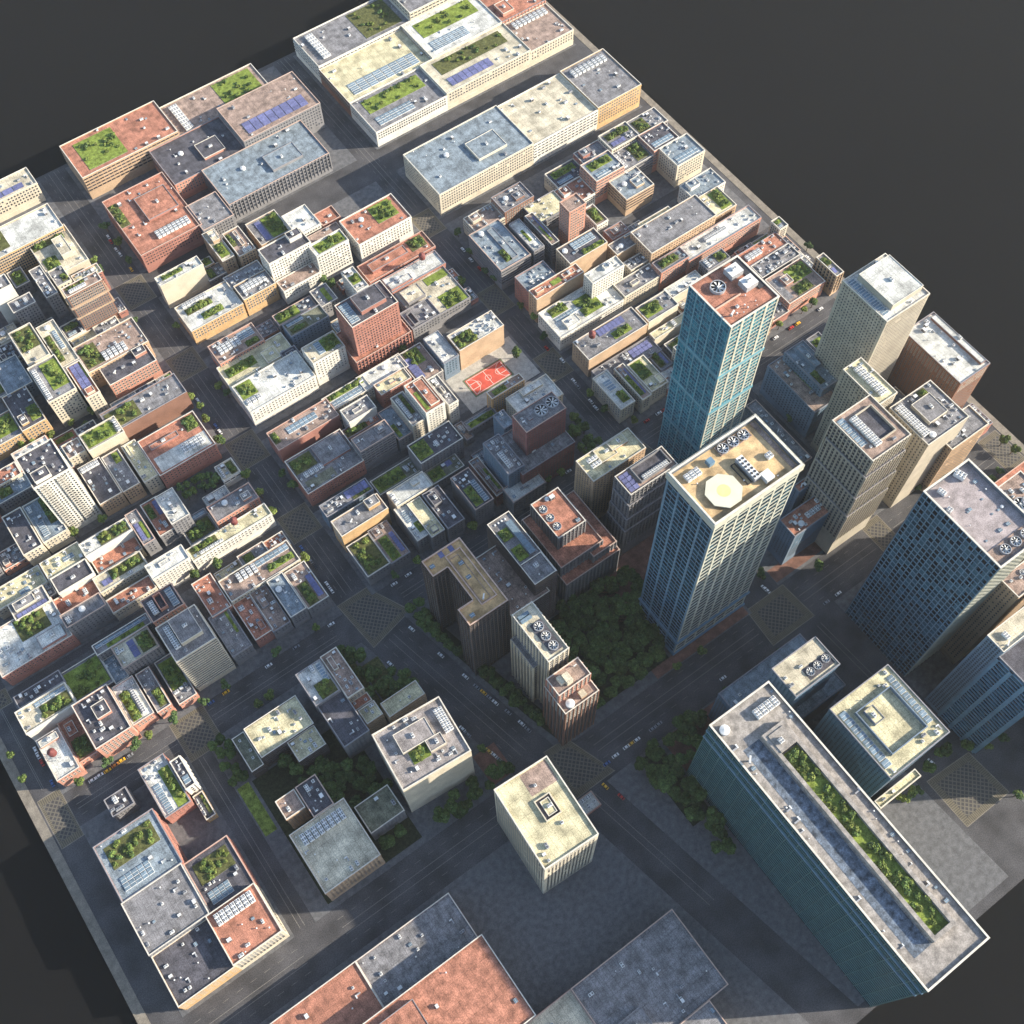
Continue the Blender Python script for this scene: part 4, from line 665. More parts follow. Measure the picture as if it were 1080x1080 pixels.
[459.4,351.6,497.8,365.3,15.7,"win","pk","t","k .05 .3 .45 .7;A 4","building with terracotta roof with five white units, far above the blue glass skyscraper",""],
[460.7,338.1,498.4,351.5,15.6,"win","gy","g","A 12;b .6 .4 .9 .7 2","building with pale roof cluttered with grey boxes, above the blue glass skyscraper",""],
[460.1,307.7,495.5,335.2,16.8,"win","pk","n","g .45 .45 .98 .95;g .3 .05 .75 .4;b .25 .5 .45 .8 2;p .02 .1 .2 .9 g","red brick block with tree filled terraces, left of the tall cream tower",""],
[312.0,240.4,347.0,275.7,183,"T1","bl","t","","blue glass skyscraper with orange roof and giant fan","T1"],
[425.9,213.9,462.5,253.2,125,"win","tc","w","b .22 .12 .95 .9 5;s .02 .1 .18 .95","tall cream tower with raised pale roof deck, far above right of the blue glass skyscraper",""],
[476.3,172.7,503.8,224.9,62,"win","br","w","A 8;b .8 .05 .98 .95 2","dark faced tower with brick end, below right of the tall cream tower",""],
[400.3,182.4,415.7,214.9,95,"win","tc","y","k .3 .1 .7 .9;A 2","narrow cream rimmed tower with fan line, below the tall cream tower",""],
[356.2,150.1,387.0,184.7,116,"rib","tc","n","b .3 .2 .85 .85 -2;k .25 .15 .42 .85;s .02 .3 .2 .95","ribbed stone tower with long chiller row, far below the tall cream tower",""],
[410.5,146.2,445.9,180.0,85,"blank","tc","g","b .3 .3 .75 .8 3;g .6 .82 .8 .98;k .02 .15 .2 .95;o .2 .1;A 8","blank cream tower with rooftop shrub, far below the tall cream tower",""],
[437.0,140.9,470.4,158.6,60,"win","tn","g","f .3 .5 .25;A 3","brick windowed slab with half hidden fan, far above the blue gridded slab",""],
[333.5,54.1,360.4,107.9,168,"T3","bl","n","","massive blue gridded glass slab tower with pinkish roof","T3"],
[395.3,73.3,417.5,95.0,120,"win","gy","n","f .25 .3 .2;f .5 .2 .2;A 4","grey roofed tower at the right edge, far above right of the blue gridded slab",""],
[364.3,41.4,408.2,55.3,110,"win","tn","n","f .3 .7 .15;A 3","building with tan lower roof with fan at right edge, right of blue gridded slab",""],
[343.9,178.7,361.2,184.4,48,"win","bl","t","y .2 .4","building with small brown red roof hidden behind a wall, right of the helipad tower",""],
[322.4,157.6,352.9,172.4,44,"win","bl","t","o .3 .3;k .5 .3 .9 .6;A 5","teal sided block with red roof, below right of the helipad tower",""],
[412.2,229.0,429.2,267.5,43.0,"win","bl","b","g .1 .1 .4 .4;b .4 .4 .7 .9 4;A 4","blue shaded terrace building, right of the blue glass skyscraper",""],
[400.7,221.5,422.7,269.4,34.7,"win","bl","n","A 6;g .5 .3 .9 .7","building with shaded cream terrace roof, right of the blue glass skyscraper",""],
[441.4,244.3,453.2,273.0,27.1,"win","gy","g","g .1 .1 .9 .9","shaded roof with hedge beside tall tower, below left of the tall cream tower",""],
[377.2,202.4,386.2,260.6,15.6,"win","gy","g","y .4 .5;A 6","low grey annex in the shade, above right of the helipad tower",""],
[237.2,256.7,279.4,275.2,62,"win","tn","y","k .1 .35 .3 .85;b .55 .55 .85 .95 2;b .3 .4 .6 .98 1","tan walled block with golden roof, above right of the stepped terracotta tower",""],
[244.6,230.1,281.8,246.2,76,"rib","gy","n","b .28 .15 .95 .95 -2;k .35 .2 .9 .4;s .02 .05 .22 .95","stepped tower with pink roof and chiller row, left of the helipad tower",""],
[195.7,237.0,215.7,266.9,62,"rib","gy","t","k .0 .0 .0 .0;f .3 .75 .16;f .35 .5 .16;f .4 .25 .16;A 2","grey tower stepping down in terracotta terraces with three fans","T5"],
[223.7,150.9,281.0,186.6,190,"T2","bl","y","","tallest tower with pale octagonal helipad on its golden roof","T2"],
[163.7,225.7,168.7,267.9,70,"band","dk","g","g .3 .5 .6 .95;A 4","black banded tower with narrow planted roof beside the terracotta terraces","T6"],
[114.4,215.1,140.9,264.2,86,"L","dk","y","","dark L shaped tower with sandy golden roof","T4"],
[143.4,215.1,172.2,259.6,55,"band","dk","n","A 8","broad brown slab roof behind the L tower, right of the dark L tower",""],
[137.0,169.8,151.2,204.9,88,"win","cr","c","p .35 .1 .8 .75 d;f .57 .65 .2;f .57 .42 .2;f .57 .2 .2;s .05 .85 .5 .98","slim cream slab tower with three roof fans and blue boxes","T7"],
[133.0,153.4,155.5,166.1,74,"rib","pk","n","b .4 .1 .65 .8 2;A 3","ornate brick tower with stepped crown and white dome","T8"],
[181.3,-51.6,272.7,86.5,105,"T9","bl","n","","huge green glass block with planted roof court","T9"],
[236.1,73.7,269.0,94.1,86,"win","bl","c","p .4 .1 .98 .5 d;f .5 .3 .13;f .68 .32 .13;f .88 .34 .13;A 1","building with pale roof with three fans over blue base, above the roof garden court",""],
[243.9,10.1,287.5,57.4,92,"win","bl","y","b .2 .18 .82 .8 -3;s .02 .1 .14 .9;s .86 .2 .96 .9;b .3 .55 .45 .75 3;A 9","square tower with yellow roof and blue panels, above right of the roof garden court",""],
[246.5,2.2,278.1,7.2,44.7,"win","cr","y","","building with low yellow ledge roof, right of the roof garden court",""],
[216.1,67.1,280.2,107.0,46,"grid","bl","b","A 5","blue glass lower tower wrapping the three fan roof, above the roof garden court",""],
[43.9,630.2,65.0,640.0,22.0,"win","rd","y","A 8","red brick block with yellowish roof far above the white balcony tower",""],
[18.2,583.0,36.6,600.9,6.0,"win","tn","y","s .1 .1 .9 .4;A 4","tan annex with yellowish roof far above the white balcony tower",""],
[36.6,583.0,55.3,600.9,7.0,"rib","cr","g","A 7;b .1 .1 .35 .4 3","cream annex with grey roof far above the white balcony tower",""],
[17.1,601.0,31.6,614.9,8.0,"win","wh","d","g .1 .5 .9 .9;s .1 .1 .6 .35;A 3","white annex with dark roof far above the white balcony tower",""],
[58.6,601.0,65.0,614.9,7.0,"band","rd","g","A 8","red brick annex with grey roof far above the white balcony tower",""],
[-31.5,610.0,-16.7,627.0,6.0,"rib","cr","d","A 7;b .1 .1 .35 .4 3","cream annex with dark roof far above the white balcony tower",""],
[0.5,613.0,16.2,628.5,6.0,"rib","gy","g","g .1 .5 .9 .9;s .1 .1 .6 .35;A 3","second from the left, grey annex with grey roof far above the white balcony tower",""],
[31.2,613.0,46.1,628.5,7.0,"grid","tn","w","g .1 .1 .5 .9;A 5","tan annex with white roof far above the white balcony tower",""],
[-24.3,628.0,-9.1,640.0,7.0,"rib","cr","c","o .3 .6;b .5 .2 .8 .6 2;A 4","cream annex with beige roof far above the white balcony tower",""],
[169.7,568.0,184.6,584.3,10.0,"grid","pk","g","k .1 .7 .9 .95;A 5","pink block with grey roof above left of the red dotted tower",""],
[127.6,586.0,142.7,598.5,8.0,"win","gy","g","g .1 .1 .5 .9;A 5","grey annex with grey roof far left of the red dotted tower",""],
[94.8,598.0,108.8,606.0,8.0,"band","or","n","g .55 .1 .95 .95;k .05 .1 .2 .9;A 3","ochre annex with tan roof far left of the red dotted tower",""],
[108.8,598.0,123.2,606.0,10.0,"grid","or","b","g .55 .1 .95 .95;k .05 .1 .2 .9;A 3","ochre block with pale blue roof far left of the red dotted tower",""],
[123.2,598.0,139.1,606.0,10.0,"band","tn","g","g .55 .1 .95 .95;k .05 .1 .2 .9;A 3","tan block with grey roof far left of the red dotted tower",""],
[173.4,632.0,264.1,676.2,20.0,"rib","gy","b","o .3 .6;b .5 .2 .8 .6 2;A 4","grey block with pale blue roof far above left of the red dotted tower",""],
[149.6,676.2,213.3,720.4,19.0,"win","pk","d","o .3 .6;b .5 .2 .8 .6 2;A 4","pink block with dark roof far above left of the red dotted tower",""],
[213.3,676.2,284.0,720.4,27.0,"win","gy","n","s .1 .1 .9 .4;A 4","grey block with tan roof far above left of the red water tower",""],
[93.4,720.4,177.4,762.0,24.0,"band","tn","t","g .1 .1 .5 .9;A 5","tan block with terracotta roof far above left of the red dotted tower",""],
[177.4,720.4,265.7,762.0,15.0,"win","cr","n","g .55 .1 .95 .95;k .05 .1 .2 .9;A 3","cream block with tan roof far above left of the red water tower",""],
[-54.3,642.0,-30.0,689.5,22.0,"band","pk","t","A 7;b .1 .1 .35 .4 3","pink block with terracotta roof far above left of the white balcony tower",""],
[-25.2,741.8,63.1,762.0,20.0,"win","cr","c","s .1 .1 .9 .4;A 4","cream block with beige roof far above the white balcony tower",""],
[9.5,712.0,28.8,727.6,6.0,"win","gy","t","A 7;b .1 .1 .35 .4 3","grey annex with terracotta roof far above the white balcony tower",""],
[28.8,712.0,46.6,727.6,6.0,"win","gy","g","g .1 .5 .9 .9;s .1 .1 .6 .35;A 3","leftmost grey annex with grey roof far above the white balcony tower",""],
[308.6,541.0,398.3,592.3,24.0,"win","cr","b","o .3 .6;b .5 .2 .8 .6 2;A 4","cream block with pale blue roof above right of the red water tower",""],
[398.3,541.0,462.5,592.3,22.0,"band","wh","c","A 8","white block with beige roof far above right of the red water tower",""],
[462.5,541.0,507.0,592.3,24.0,"win","or","g","k .1 .7 .9 .95;A 5","ochre block with grey roof far above right of the red water tower",""],
[307.8,632.0,376.9,672.5,16.0,"grid","wh","g","g .1 .5 .9 .9;s .1 .1 .6 .35;A 3","second from the left, white block with grey roof far above the red water tower",""],
[376.9,632.0,462.0,672.5,18.0,"win","cr","c","g .1 .5 .9 .9;s .1 .1 .6 .35;A 3","cream block with beige roof far above the red water tower",""],
[462.0,632.0,507.0,672.5,16.0,"win","cr","n","k .1 .7 .9 .95;A 5","cream block with tan roof far above right of the red water tower",""],
[307.7,672.5,389.7,720.3,16.0,"grid","br","y","s .1 .1 .9 .4;A 4","brown block with yellowish roof far above the red water tower",""],
[389.7,672.5,461.3,720.3,19.0,"win","cr","w","g .1 .5 .9 .9;s .1 .1 .6 .35;A 3","cream block with white roof far above the red water tower",""],
[461.3,672.5,507.0,720.3,19.0,"rib","pk","t","A 7;b .1 .1 .35 .4 3","pink block with terracotta roof far above the red water tower",""],
[307.9,720.3,399.5,762.0,19.0,"band","wh","g","g .55 .1 .95 .95;k .05 .1 .2 .9;A 3","leftmost white block with grey roof far above the red water tower",""],
[399.5,720.3,475.5,762.0,27.0,"band","cr","g","k .1 .7 .9 .95;A 5","leftmost cream block with grey roof far above the red water tower",""],
[475.5,720.3,507.0,762.0,20.0,"grid","cr","g","o .3 .6;b .5 .2 .8 .6 2;A 4","second from the left, cream block with grey roof far above the red water tower",""],
[276.9,455.0,284.0,467.5,6.0,"band","rd","b","g .1 .1 .5 .9;A 5","red brick annex with pale blue roof below right of the red water tower",""],
[276.2,476.0,284.0,489.2,6.0,"band","rd","t","s .1 .1 .9 .4;A 4","red brick annex with terracotta roof below right of the red water tower",""],
[150.0,479.0,165.9,492.1,6.0,"win","cr","g","k .1 .7 .9 .95;A 5","cream annex with grey roof below left of the red dotted tower",""],
[180.6,482.0,198.3,499.6,8.0,"band","or","b","g .55 .1 .95 .95;k .05 .1 .2 .9;A 3","ochre annex with pale blue roof below left of the red dotted tower",""],
[199.5,485.0,216.7,497.6,10.0,"grid","pk","w","b .1 .5 .4 .9 3;A 5","pink block with white roof below left of the red water tower",""],
[216.7,485.0,230.8,497.6,6.0,"grid","or","c","k .1 .7 .9 .95;A 5","ochre annex with beige roof above right of the red dotted tower",""],
[132.6,518.0,147.7,530.0,6.0,"band","pk","g","A 8","pink annex with grey roof left of the red dotted tower",""],
[205.3,521.0,220.1,530.0,6.0,"rib","pk","b","b .1 .5 .4 .9 3;A 5","pink annex with pale blue roof above left of the red dotted tower",""],
[424.4,455.0,451.4,477.8,19.0,"band","tn","b","o .3 .6;b .5 .2 .8 .6 2;A 4","tan block with pale blue roof far above left of the blue glass skyscraper",""],
[474.2,455.0,502.2,477.8,24.0,"win","cr","b","s .1 .1 .9 .4;A 4","cream block with pale blue roof far above the blue glass skyscraper",""],
[357.3,477.8,386.3,498.6,16.0,"band","gy","y","A 8","grey block with yellowish roof far right of the red water tower",""],
[386.3,477.8,412.1,498.6,15.0,"grid","wh","t","b .1 .5 .4 .9 3;A 5","white block with terracotta roof far right of the red water tower",""],
[412.1,477.8,439.4,498.6,27.0,"band","pk","b","g .1 .5 .9 .9;s .1 .1 .6 .35;A 3","pink block with pale blue roof far right of the red water tower",""],
[439.4,477.8,469.4,498.6,20.0,"band","gy","g","g .55 .1 .95 .95;k .05 .1 .2 .9;A 3","grey block with grey roof far above left of the blue glass skyscraper",""],
[469.4,477.8,494.7,498.6,24.0,"band","pk","d","s .1 .1 .9 .4;A 4","pink block with dark roof far above the blue glass skyscraper",""],
[313.6,498.6,340.0,516.8,16.0,"band","cr","n","b .1 .5 .4 .9 3;A 5","cream block with tan roof above right of the red water tower",""],
[340.0,498.6,367.5,516.8,22.0,"win","br","g","o .3 .6;b .5 .2 .8 .6 2;A 4","brown block with grey roof above right of the red water tower",""],
[391.2,498.6,419.4,516.8,15.0,"win","cr","d","g .1 .5 .9 .9;s .1 .1 .6 .35;A 3","cream block with dark roof far above right of the red water tower",""],
[419.4,498.6,443.7,516.8,20.0,"band","rd","g","b .1 .5 .4 .9 3;A 5","red brick block with grey roof far above right of the red water tower",""],
[443.7,498.6,471.0,516.8,24.0,"grid","cr","g","g .1 .5 .9 .9;s .1 .1 .6 .35;A 3","cream block with grey roof far above right of the red water tower",""],
[471.0,498.6,500.6,516.8,22.0,"band","gy","g","g .1 .1 .5 .9;A 5","grey block with grey roof far above the blue glass skyscraper",""],
[-129.8,455.0,-100.3,473.2,22.0,"band","gy","g","o .3 .6;b .5 .2 .8 .6 2;A 4","grey block with grey roof far below left of the white balcony tower",""],
[-129.6,473.2,-99.2,495.2,15.0,"band","br","n","o .3 .6;b .5 .2 .8 .6 2;A 4","brown block with tan roof far below left of the white balcony tower",""],
[-109.1,495.2,-84.4,513.8,19.0,"grid","pk","w","k .1 .7 .9 .95;A 5","pink block with white roof below left of the white balcony tower",""],
[-54.4,495.2,-26.2,513.8,15.0,"win","br","w","g .55 .1 .95 .95;k .05 .1 .2 .9;A 3","brown block with white roof far above left of the beige banded tower",""],
[-57.5,513.8,-31.7,530.0,15.0,"rib","pk","w","s .1 .1 .9 .4;A 4","pink block with white roof above left of the white balcony tower",""],
[-99.1,455.0,-83.0,469.3,8.0,"rib","pk","g","A 7;b .1 .1 .35 .4 3","pink annex with grey roof below left of the white balcony tower",""],
[-13.1,509.0,1.3,525.6,10.0,"win","wh","d","A 8","white block with dark roof above right of the white balcony tower",""],
[-30.6,518.0,-13.3,530.0,7.0,"grid","br","t","g .1 .5 .9 .9;s .1 .1 .6 .35;A 3","brown annex with terracotta roof above the white balcony tower",""],
[16.7,518.0,35.9,530.0,10.0,"rib","cr","b","s .1 .1 .9 .4;A 4","cream block with pale blue roof above right of the white balcony tower",""],
[35.9,518.0,52.9,530.0,10.0,"grid","gy","d","s .1 .1 .9 .4;A 4","grey block with dark roof far above right of the white balcony tower",""],
[52.9,518.0,65.0,530.0,10.0,"win","gy","y","g .55 .1 .95 .95;k .05 .1 .2 .9;A 3","grey block with yellowish roof far above right of the white balcony tower",""],
[33.3,412.0,50.9,424.4,10.0,"band","gy","w","b .1 .5 .4 .9 3;A 5","grey block with white roof far above the beige banded tower",""],
[51.9,427.0,65.0,440.7,10.0,"band","wh","c","g .55 .1 .95 .95;k .05 .1 .2 .9;A 3","white block with beige roof far right of the white balcony tower",""],
[-48.0,436.0,-28.9,444.0,8.0,"band","cr","c","k .1 .7 .9 .95;A 5","cream annex with beige roof below right of the white balcony tower",""],
[463.8,401.3,489.4,424.5,19.0,"win","tn","y","g .55 .1 .95 .95;k .05 .1 .2 .9;A 3","tan block with yellowish roof far above the blue glass skyscraper",""],
[308.9,424.5,335.0,442.6,24.0,"win","rd","b","A 8","red brick block with pale blue roof above right of the red sports court",""],
[467.0,424.5,498.1,442.6,18.0,"win","wh","b","b .1 .5 .4 .9 3;A 5","white block with pale blue roof far above the blue glass skyscraper",""],
[367.1,409.0,383.3,422.0,10.0,"win","or","c","o .3 .6;b .5 .2 .8 .6 2;A 4","ochre block with beige roof far above left of the blue glass skyscraper",""],
[409.6,427.0,426.1,440.6,8.0,"win","or","g","b .1 .5 .4 .9 3;A 5","ochre annex with grey roof far above left of the blue glass skyscraper",""],
[-35.9,336.0,-16.5,349.2,10.0,"grid","gy","g","A 7;b .1 .1 .35 .4 3","grey block with grey roof above left of the beige banded tower",""],
[12.3,360.0,30.8,372.0,6.0,"grid","or","y","s .1 .1 .9 .4;A 4","ochre annex with yellowish roof above the beige banded tower",""],
[30.8,360.0,50.3,372.0,10.0,"grid","rd","g","g .1 .1 .5 .9;A 5","red brick block with grey roof above right of the beige banded tower",""],
[50.3,360.0,65.0,372.0,8.0,"win","tn","t","A 7;b .1 .1 .35 .4 3","tan annex with terracotta roof far above right of the beige banded tower",""],
[234.0,365.2,262.0,372.0,24.0,"win","or","n","g .1 .1 .5 .9;A 5","ochre block with tan roof below right of the red sports court",""],
[201.8,333.0,219.2,346.1,6.0,"win","br","b","g .55 .1 .95 .95;k .05 .1 .2 .9;A 3","brown annex with pale blue roof below left of the purple brick tower",""],
[363.3,303.0,383.7,325.0,24.0,"win","cr","b","k .1 .7 .9 .95;A 5","cream block with pale blue roof left of the blue glass skyscraper",""],
[383.7,303.0,414.6,325.0,16.0,"win","cr","b","s .1 .1 .9 .4;A 4","cream block with pale blue roof above left of the blue glass skyscraper",""],
[414.6,303.0,439.8,325.0,22.0,"grid","tn","w","A 7;b .1 .1 .35 .4 3","tan block with white roof above right of the blue glass skyscraper",""],
[499.8,303.0,507.0,325.0,24.0,"rib","tn","g","g .1 .5 .9 .9;s .1 .1 .6 .35;A 3","tan block with grey roof left of the tall cream tower",""],
[397.4,325.0,424.3,344.2,20.0,"band","tn","c","A 7;b .1 .1 .35 .4 3","tan block with beige roof above the blue glass skyscraper",""],
[424.3,325.0,447.0,344.2,18.0,"grid","br","y","A 7;b .1 .1 .35 .4 3","brown block with yellowish roof above the blue glass skyscraper",""],
[427.8,344.2,456.5,362.6,16.0,"win","or","n","s .1 .1 .9 .4;A 4","ochre block with tan roof above the blue glass skyscraper",""],
[427.6,362.6,448.8,373.0,24.0,"grid","gy","g","g .55 .1 .95 .95;k .05 .1 .2 .9;A 3","grey block with grey roof above the blue glass skyscraper",""],
[498.8,362.6,507.0,373.0,20.0,"grid","cr","g","g .1 .5 .9 .9;s .1 .1 .6 .35;A 3","cream block with grey roof far above left of the tall cream tower",""],
[344.5,306.0,359.7,320.2,10.0,"band","pk","w","b .1 .5 .4 .9 3;A 5","pink block with white roof left of the blue glass skyscraper",""],
[440.7,306.0,460.3,320.2,10.0,"band","rd","g","A 7;b .1 .1 .35 .4 3","red brick block with grey roof above right of the blue glass skyscraper",""],
[500.6,327.0,507.0,344.8,6.0,"rib","wh","w","k .1 .7 .9 .95;A 5","white annex with white roof left of the tall cream tower",""],
[395.5,345.0,412.5,362.2,8.0,"win","br","c","b .1 .5 .4 .9 3;A 5","brown annex with beige roof above left of the blue glass skyscraper",""],
[499.5,345.0,507.0,362.2,8.0,"band","gy","b","g .1 .1 .5 .9;A 5","grey annex with pale blue roof left of the tall cream tower",""],
[449.4,366.0,464.8,373.0,6.0,"win","br","n","o .3 .6;b .5 .2 .8 .6 2;A 4","brown annex with tan roof above the blue glass skyscraper",""],
[464.8,366.0,481.1,373.0,8.0,"grid","rd","n","b .1 .5 .4 .9 3;A 5","red brick annex with tan roof far above the blue glass skyscraper",""],
[481.1,366.0,498.5,373.0,7.0,"win","cr","y","g .1 .5 .9 .9;s .1 .1 .6 .35;A 3","cream annex with yellowish roof far above the blue glass skyscraper",""],
[-130.0,148.0,-94.2,179.8,19.0,"band","or","d","A 8","ochre block with dark roof far below the beige banded tower",""],
[-94.2,148.0,-63.0,179.8,24.0,"grid","cr","t","k .1 .7 .9 .95;A 5","cream block with terracotta roof far below left of the blank yellow block",""],
[-129.8,179.8,-91.5,213.8,24.0,"grid","gy","g","A 8","grey block with grey roof far below the beige banded tower",""],
[-91.5,179.8,-63.0,213.8,19.0,"win","rd","d","g .1 .5 .9 .9;s .1 .1 .6 .35;A 3","red brick block with dark roof far below the beige banded tower",""],
[-128.8,213.8,-90.5,251.5,24.0,"win","rd","b","g .1 .5 .9 .9;s .1 .1 .6 .35;A 3","red brick block with pale blue roof far below the beige banded tower",""],
[-69.6,251.5,-63.0,272.0,19.0,"rib","wh","d","s .1 .1 .9 .4;A 4","white block with dark roof far below the beige banded tower",""],
[-69.4,232.0,-63.0,249.2,8.0,"grid","or","d","g .55 .1 .95 .95;k .05 .1 .2 .9;A 3","ochre annex with dark roof far below the beige banded tower",""],
[470.5,150.0,497.3,169.8,14.0,"win","wh","g","A 8","white block with grey roof far above the blue gridded slab",""],
[497.3,150.0,507.0,169.8,14.0,"win","rd","w","k .1 .7 .9 .95;A 5","red brick block with white roof far below right of the tall cream tower",""],
[445.7,169.8,471.9,189.5,14.0,"win","rd","c","k .1 .7 .9 .95;A 5","red brick block with beige roof far above the blue gridded slab",""],
[415.0,189.5,445.7,211.3,14.0,"grid","br","n","s .1 .1 .9 .4;A 4","brown block with tan roof far right of the helipad tower",""],
[450.7,189.5,473.7,211.3,14.0,"win","tn","g","A 8","tan block with grey roof far below the tall cream tower",""],
[466.4,235.2,489.5,252.4,14.0,"win","br","g","g .1 .1 .5 .9;A 5","brown block with grey roof below the tall cream tower",""],
[489.5,235.2,507.0,252.4,14.0,"band","pk","d","b .1 .5 .4 .9 3;A 5","pink block with dark roof below the tall cream tower",""],
[465.1,252.4,491.9,270.5,14.0,"win","gy","g","o .3 .6;b .5 .2 .8 .6 2;A 4","grey block with grey roof below left of the tall cream tower",""],
[491.9,252.4,507.0,270.5,14.0,"rib","cr","g","g .55 .1 .95 .95;k .05 .1 .2 .9;A 3","cream block with grey roof below the tall cream tower",""],
[424.8,267.0,441.3,274.0,14.0,"rib","br","d","k .1 .7 .9 .95;A 5","brown block with dark roof right of the blue glass skyscraper",""],
[370.1,-60.0,449.6,-15.9,55.0,"win","pk","g","A 8","unseen pink block with grey roof, added for shade far below right of blue gridded slab",""],  # down to the cream block: unseen, added to cast shade at lower right
[449.6,-60.0,507.0,-15.9,55.0,"win","br","g","s .1 .1 .9 .4;A 4","unseen brown block with grey roof, added for shade far right of the blue gridded slab",""],
[396.2,-15.9,486.4,35.7,30.0,"rib","pk","c","A 8","unseen pink block with beige roof, added for shade far right of the blue gridded slab",""],
[421.4,35.7,485.5,75.7,55.0,"band","cr","y","A 8","unseen cream block with yellowish roof, added for shade far right of the blue gridded slab",""],
[421.7,75.7,507.0,116.0,14.0,"win","pk","t","o .3 .6;b .5 .2 .8 .6 2;A 4","pink block with terracotta roof above right of the blue gridded slab",""],
[370.2,57.0,387.7,72.1,14.0,"win","or","d","g .1 .5 .9 .9;s .1 .1 .6 .35;A 3","ochre block with dark roof below right of the blue gridded slab",""],
[387.7,57.0,403.2,72.1,14.0,"win","tn","w","k .1 .7 .9 .95;A 5","tan block with white roof below right of the blue gridded slab",""],
[403.2,57.0,419.3,72.1,14.0,"band","br","c","k .1 .7 .9 .95;A 5","brown block with beige roof right of the blue gridded slab",""],
[371.6,72.0,385.8,86.2,14.0,"band","rd","b","A 8","red brick block with pale blue roof below the blue gridded slab",""],
[371.0,87.0,386.7,104.8,14.0,"win","br","n","b .1 .5 .4 .9 3;A 5","brown block with tan roof below the blue gridded slab",""],
[386.1,96.0,401.3,110.4,14.0,"band","gy","n","g .55 .1 .95 .95;k .05 .1 .2 .9;A 3","grey block with tan roof far right of the helipad tower",""],
[401.3,96.0,416.7,110.4,14.0,"rib","pk","b","g .55 .1 .95 .95;k .05 .1 .2 .9;A 3","pink block with pale blue roof above right of the blue gridded slab",""],
[371.6,108.0,386.1,116.0,14.0,"grid","pk","n","g .55 .1 .95 .95;k .05 .1 .2 .9;A 3","pink block with tan roof left of the blue gridded slab",""],
[38.7,-66.0,108.0,-18.6,19.0,"win","gy","g","b .1 .5 .4 .9 3;A 5","grey block with grey roof far below the roof garden court",""],
[-41.3,-18.6,50.1,30.2,16.0,"band","rd","c","A 8","red brick block with beige roof far below the blank yellow block",""],
[50.1,-18.6,121.8,30.2,18.0,"win","gy","g","A 7;b .1 .1 .35 .4 3","grey block with grey roof far below left of the roof garden court",""],
[-129.2,30.2,-56.2,81.0,27.0,"grid","cr","n","g .1 .5 .9 .9;s .1 .1 .6 .35;A 3","cream block with tan roof far below the blank yellow block",""],
[-56.2,30.2,26.4,81.0,27.0,"win","gy","t","b .1 .5 .4 .9 3;A 5","second from the left, grey block with terracotta roof far below the blank yellow block",""],
[-129.5,81.0,-38.7,112.0,16.0,"band","gy","t","b .1 .5 .4 .9 3;A 5","leftmost grey block with terracotta roof far below the blank yellow block",""],
[-38.7,81.0,24.2,112.0,15.0,"grid","rd","g","A 8","red brick block with grey roof far below the blank yellow block",""],
[108.6,102.0,127.6,112.0,6.0,"win","rd","w","k .1 .7 .9 .95;A 5","red brick annex with white roof far right of the blank yellow block",""],
[-32.9,150.0,4.0,190.0,27.0,"win","tn","c","k .1 .7 .9 .95;A 5","tan block with beige roof far below left of the blank yellow block",""]
]
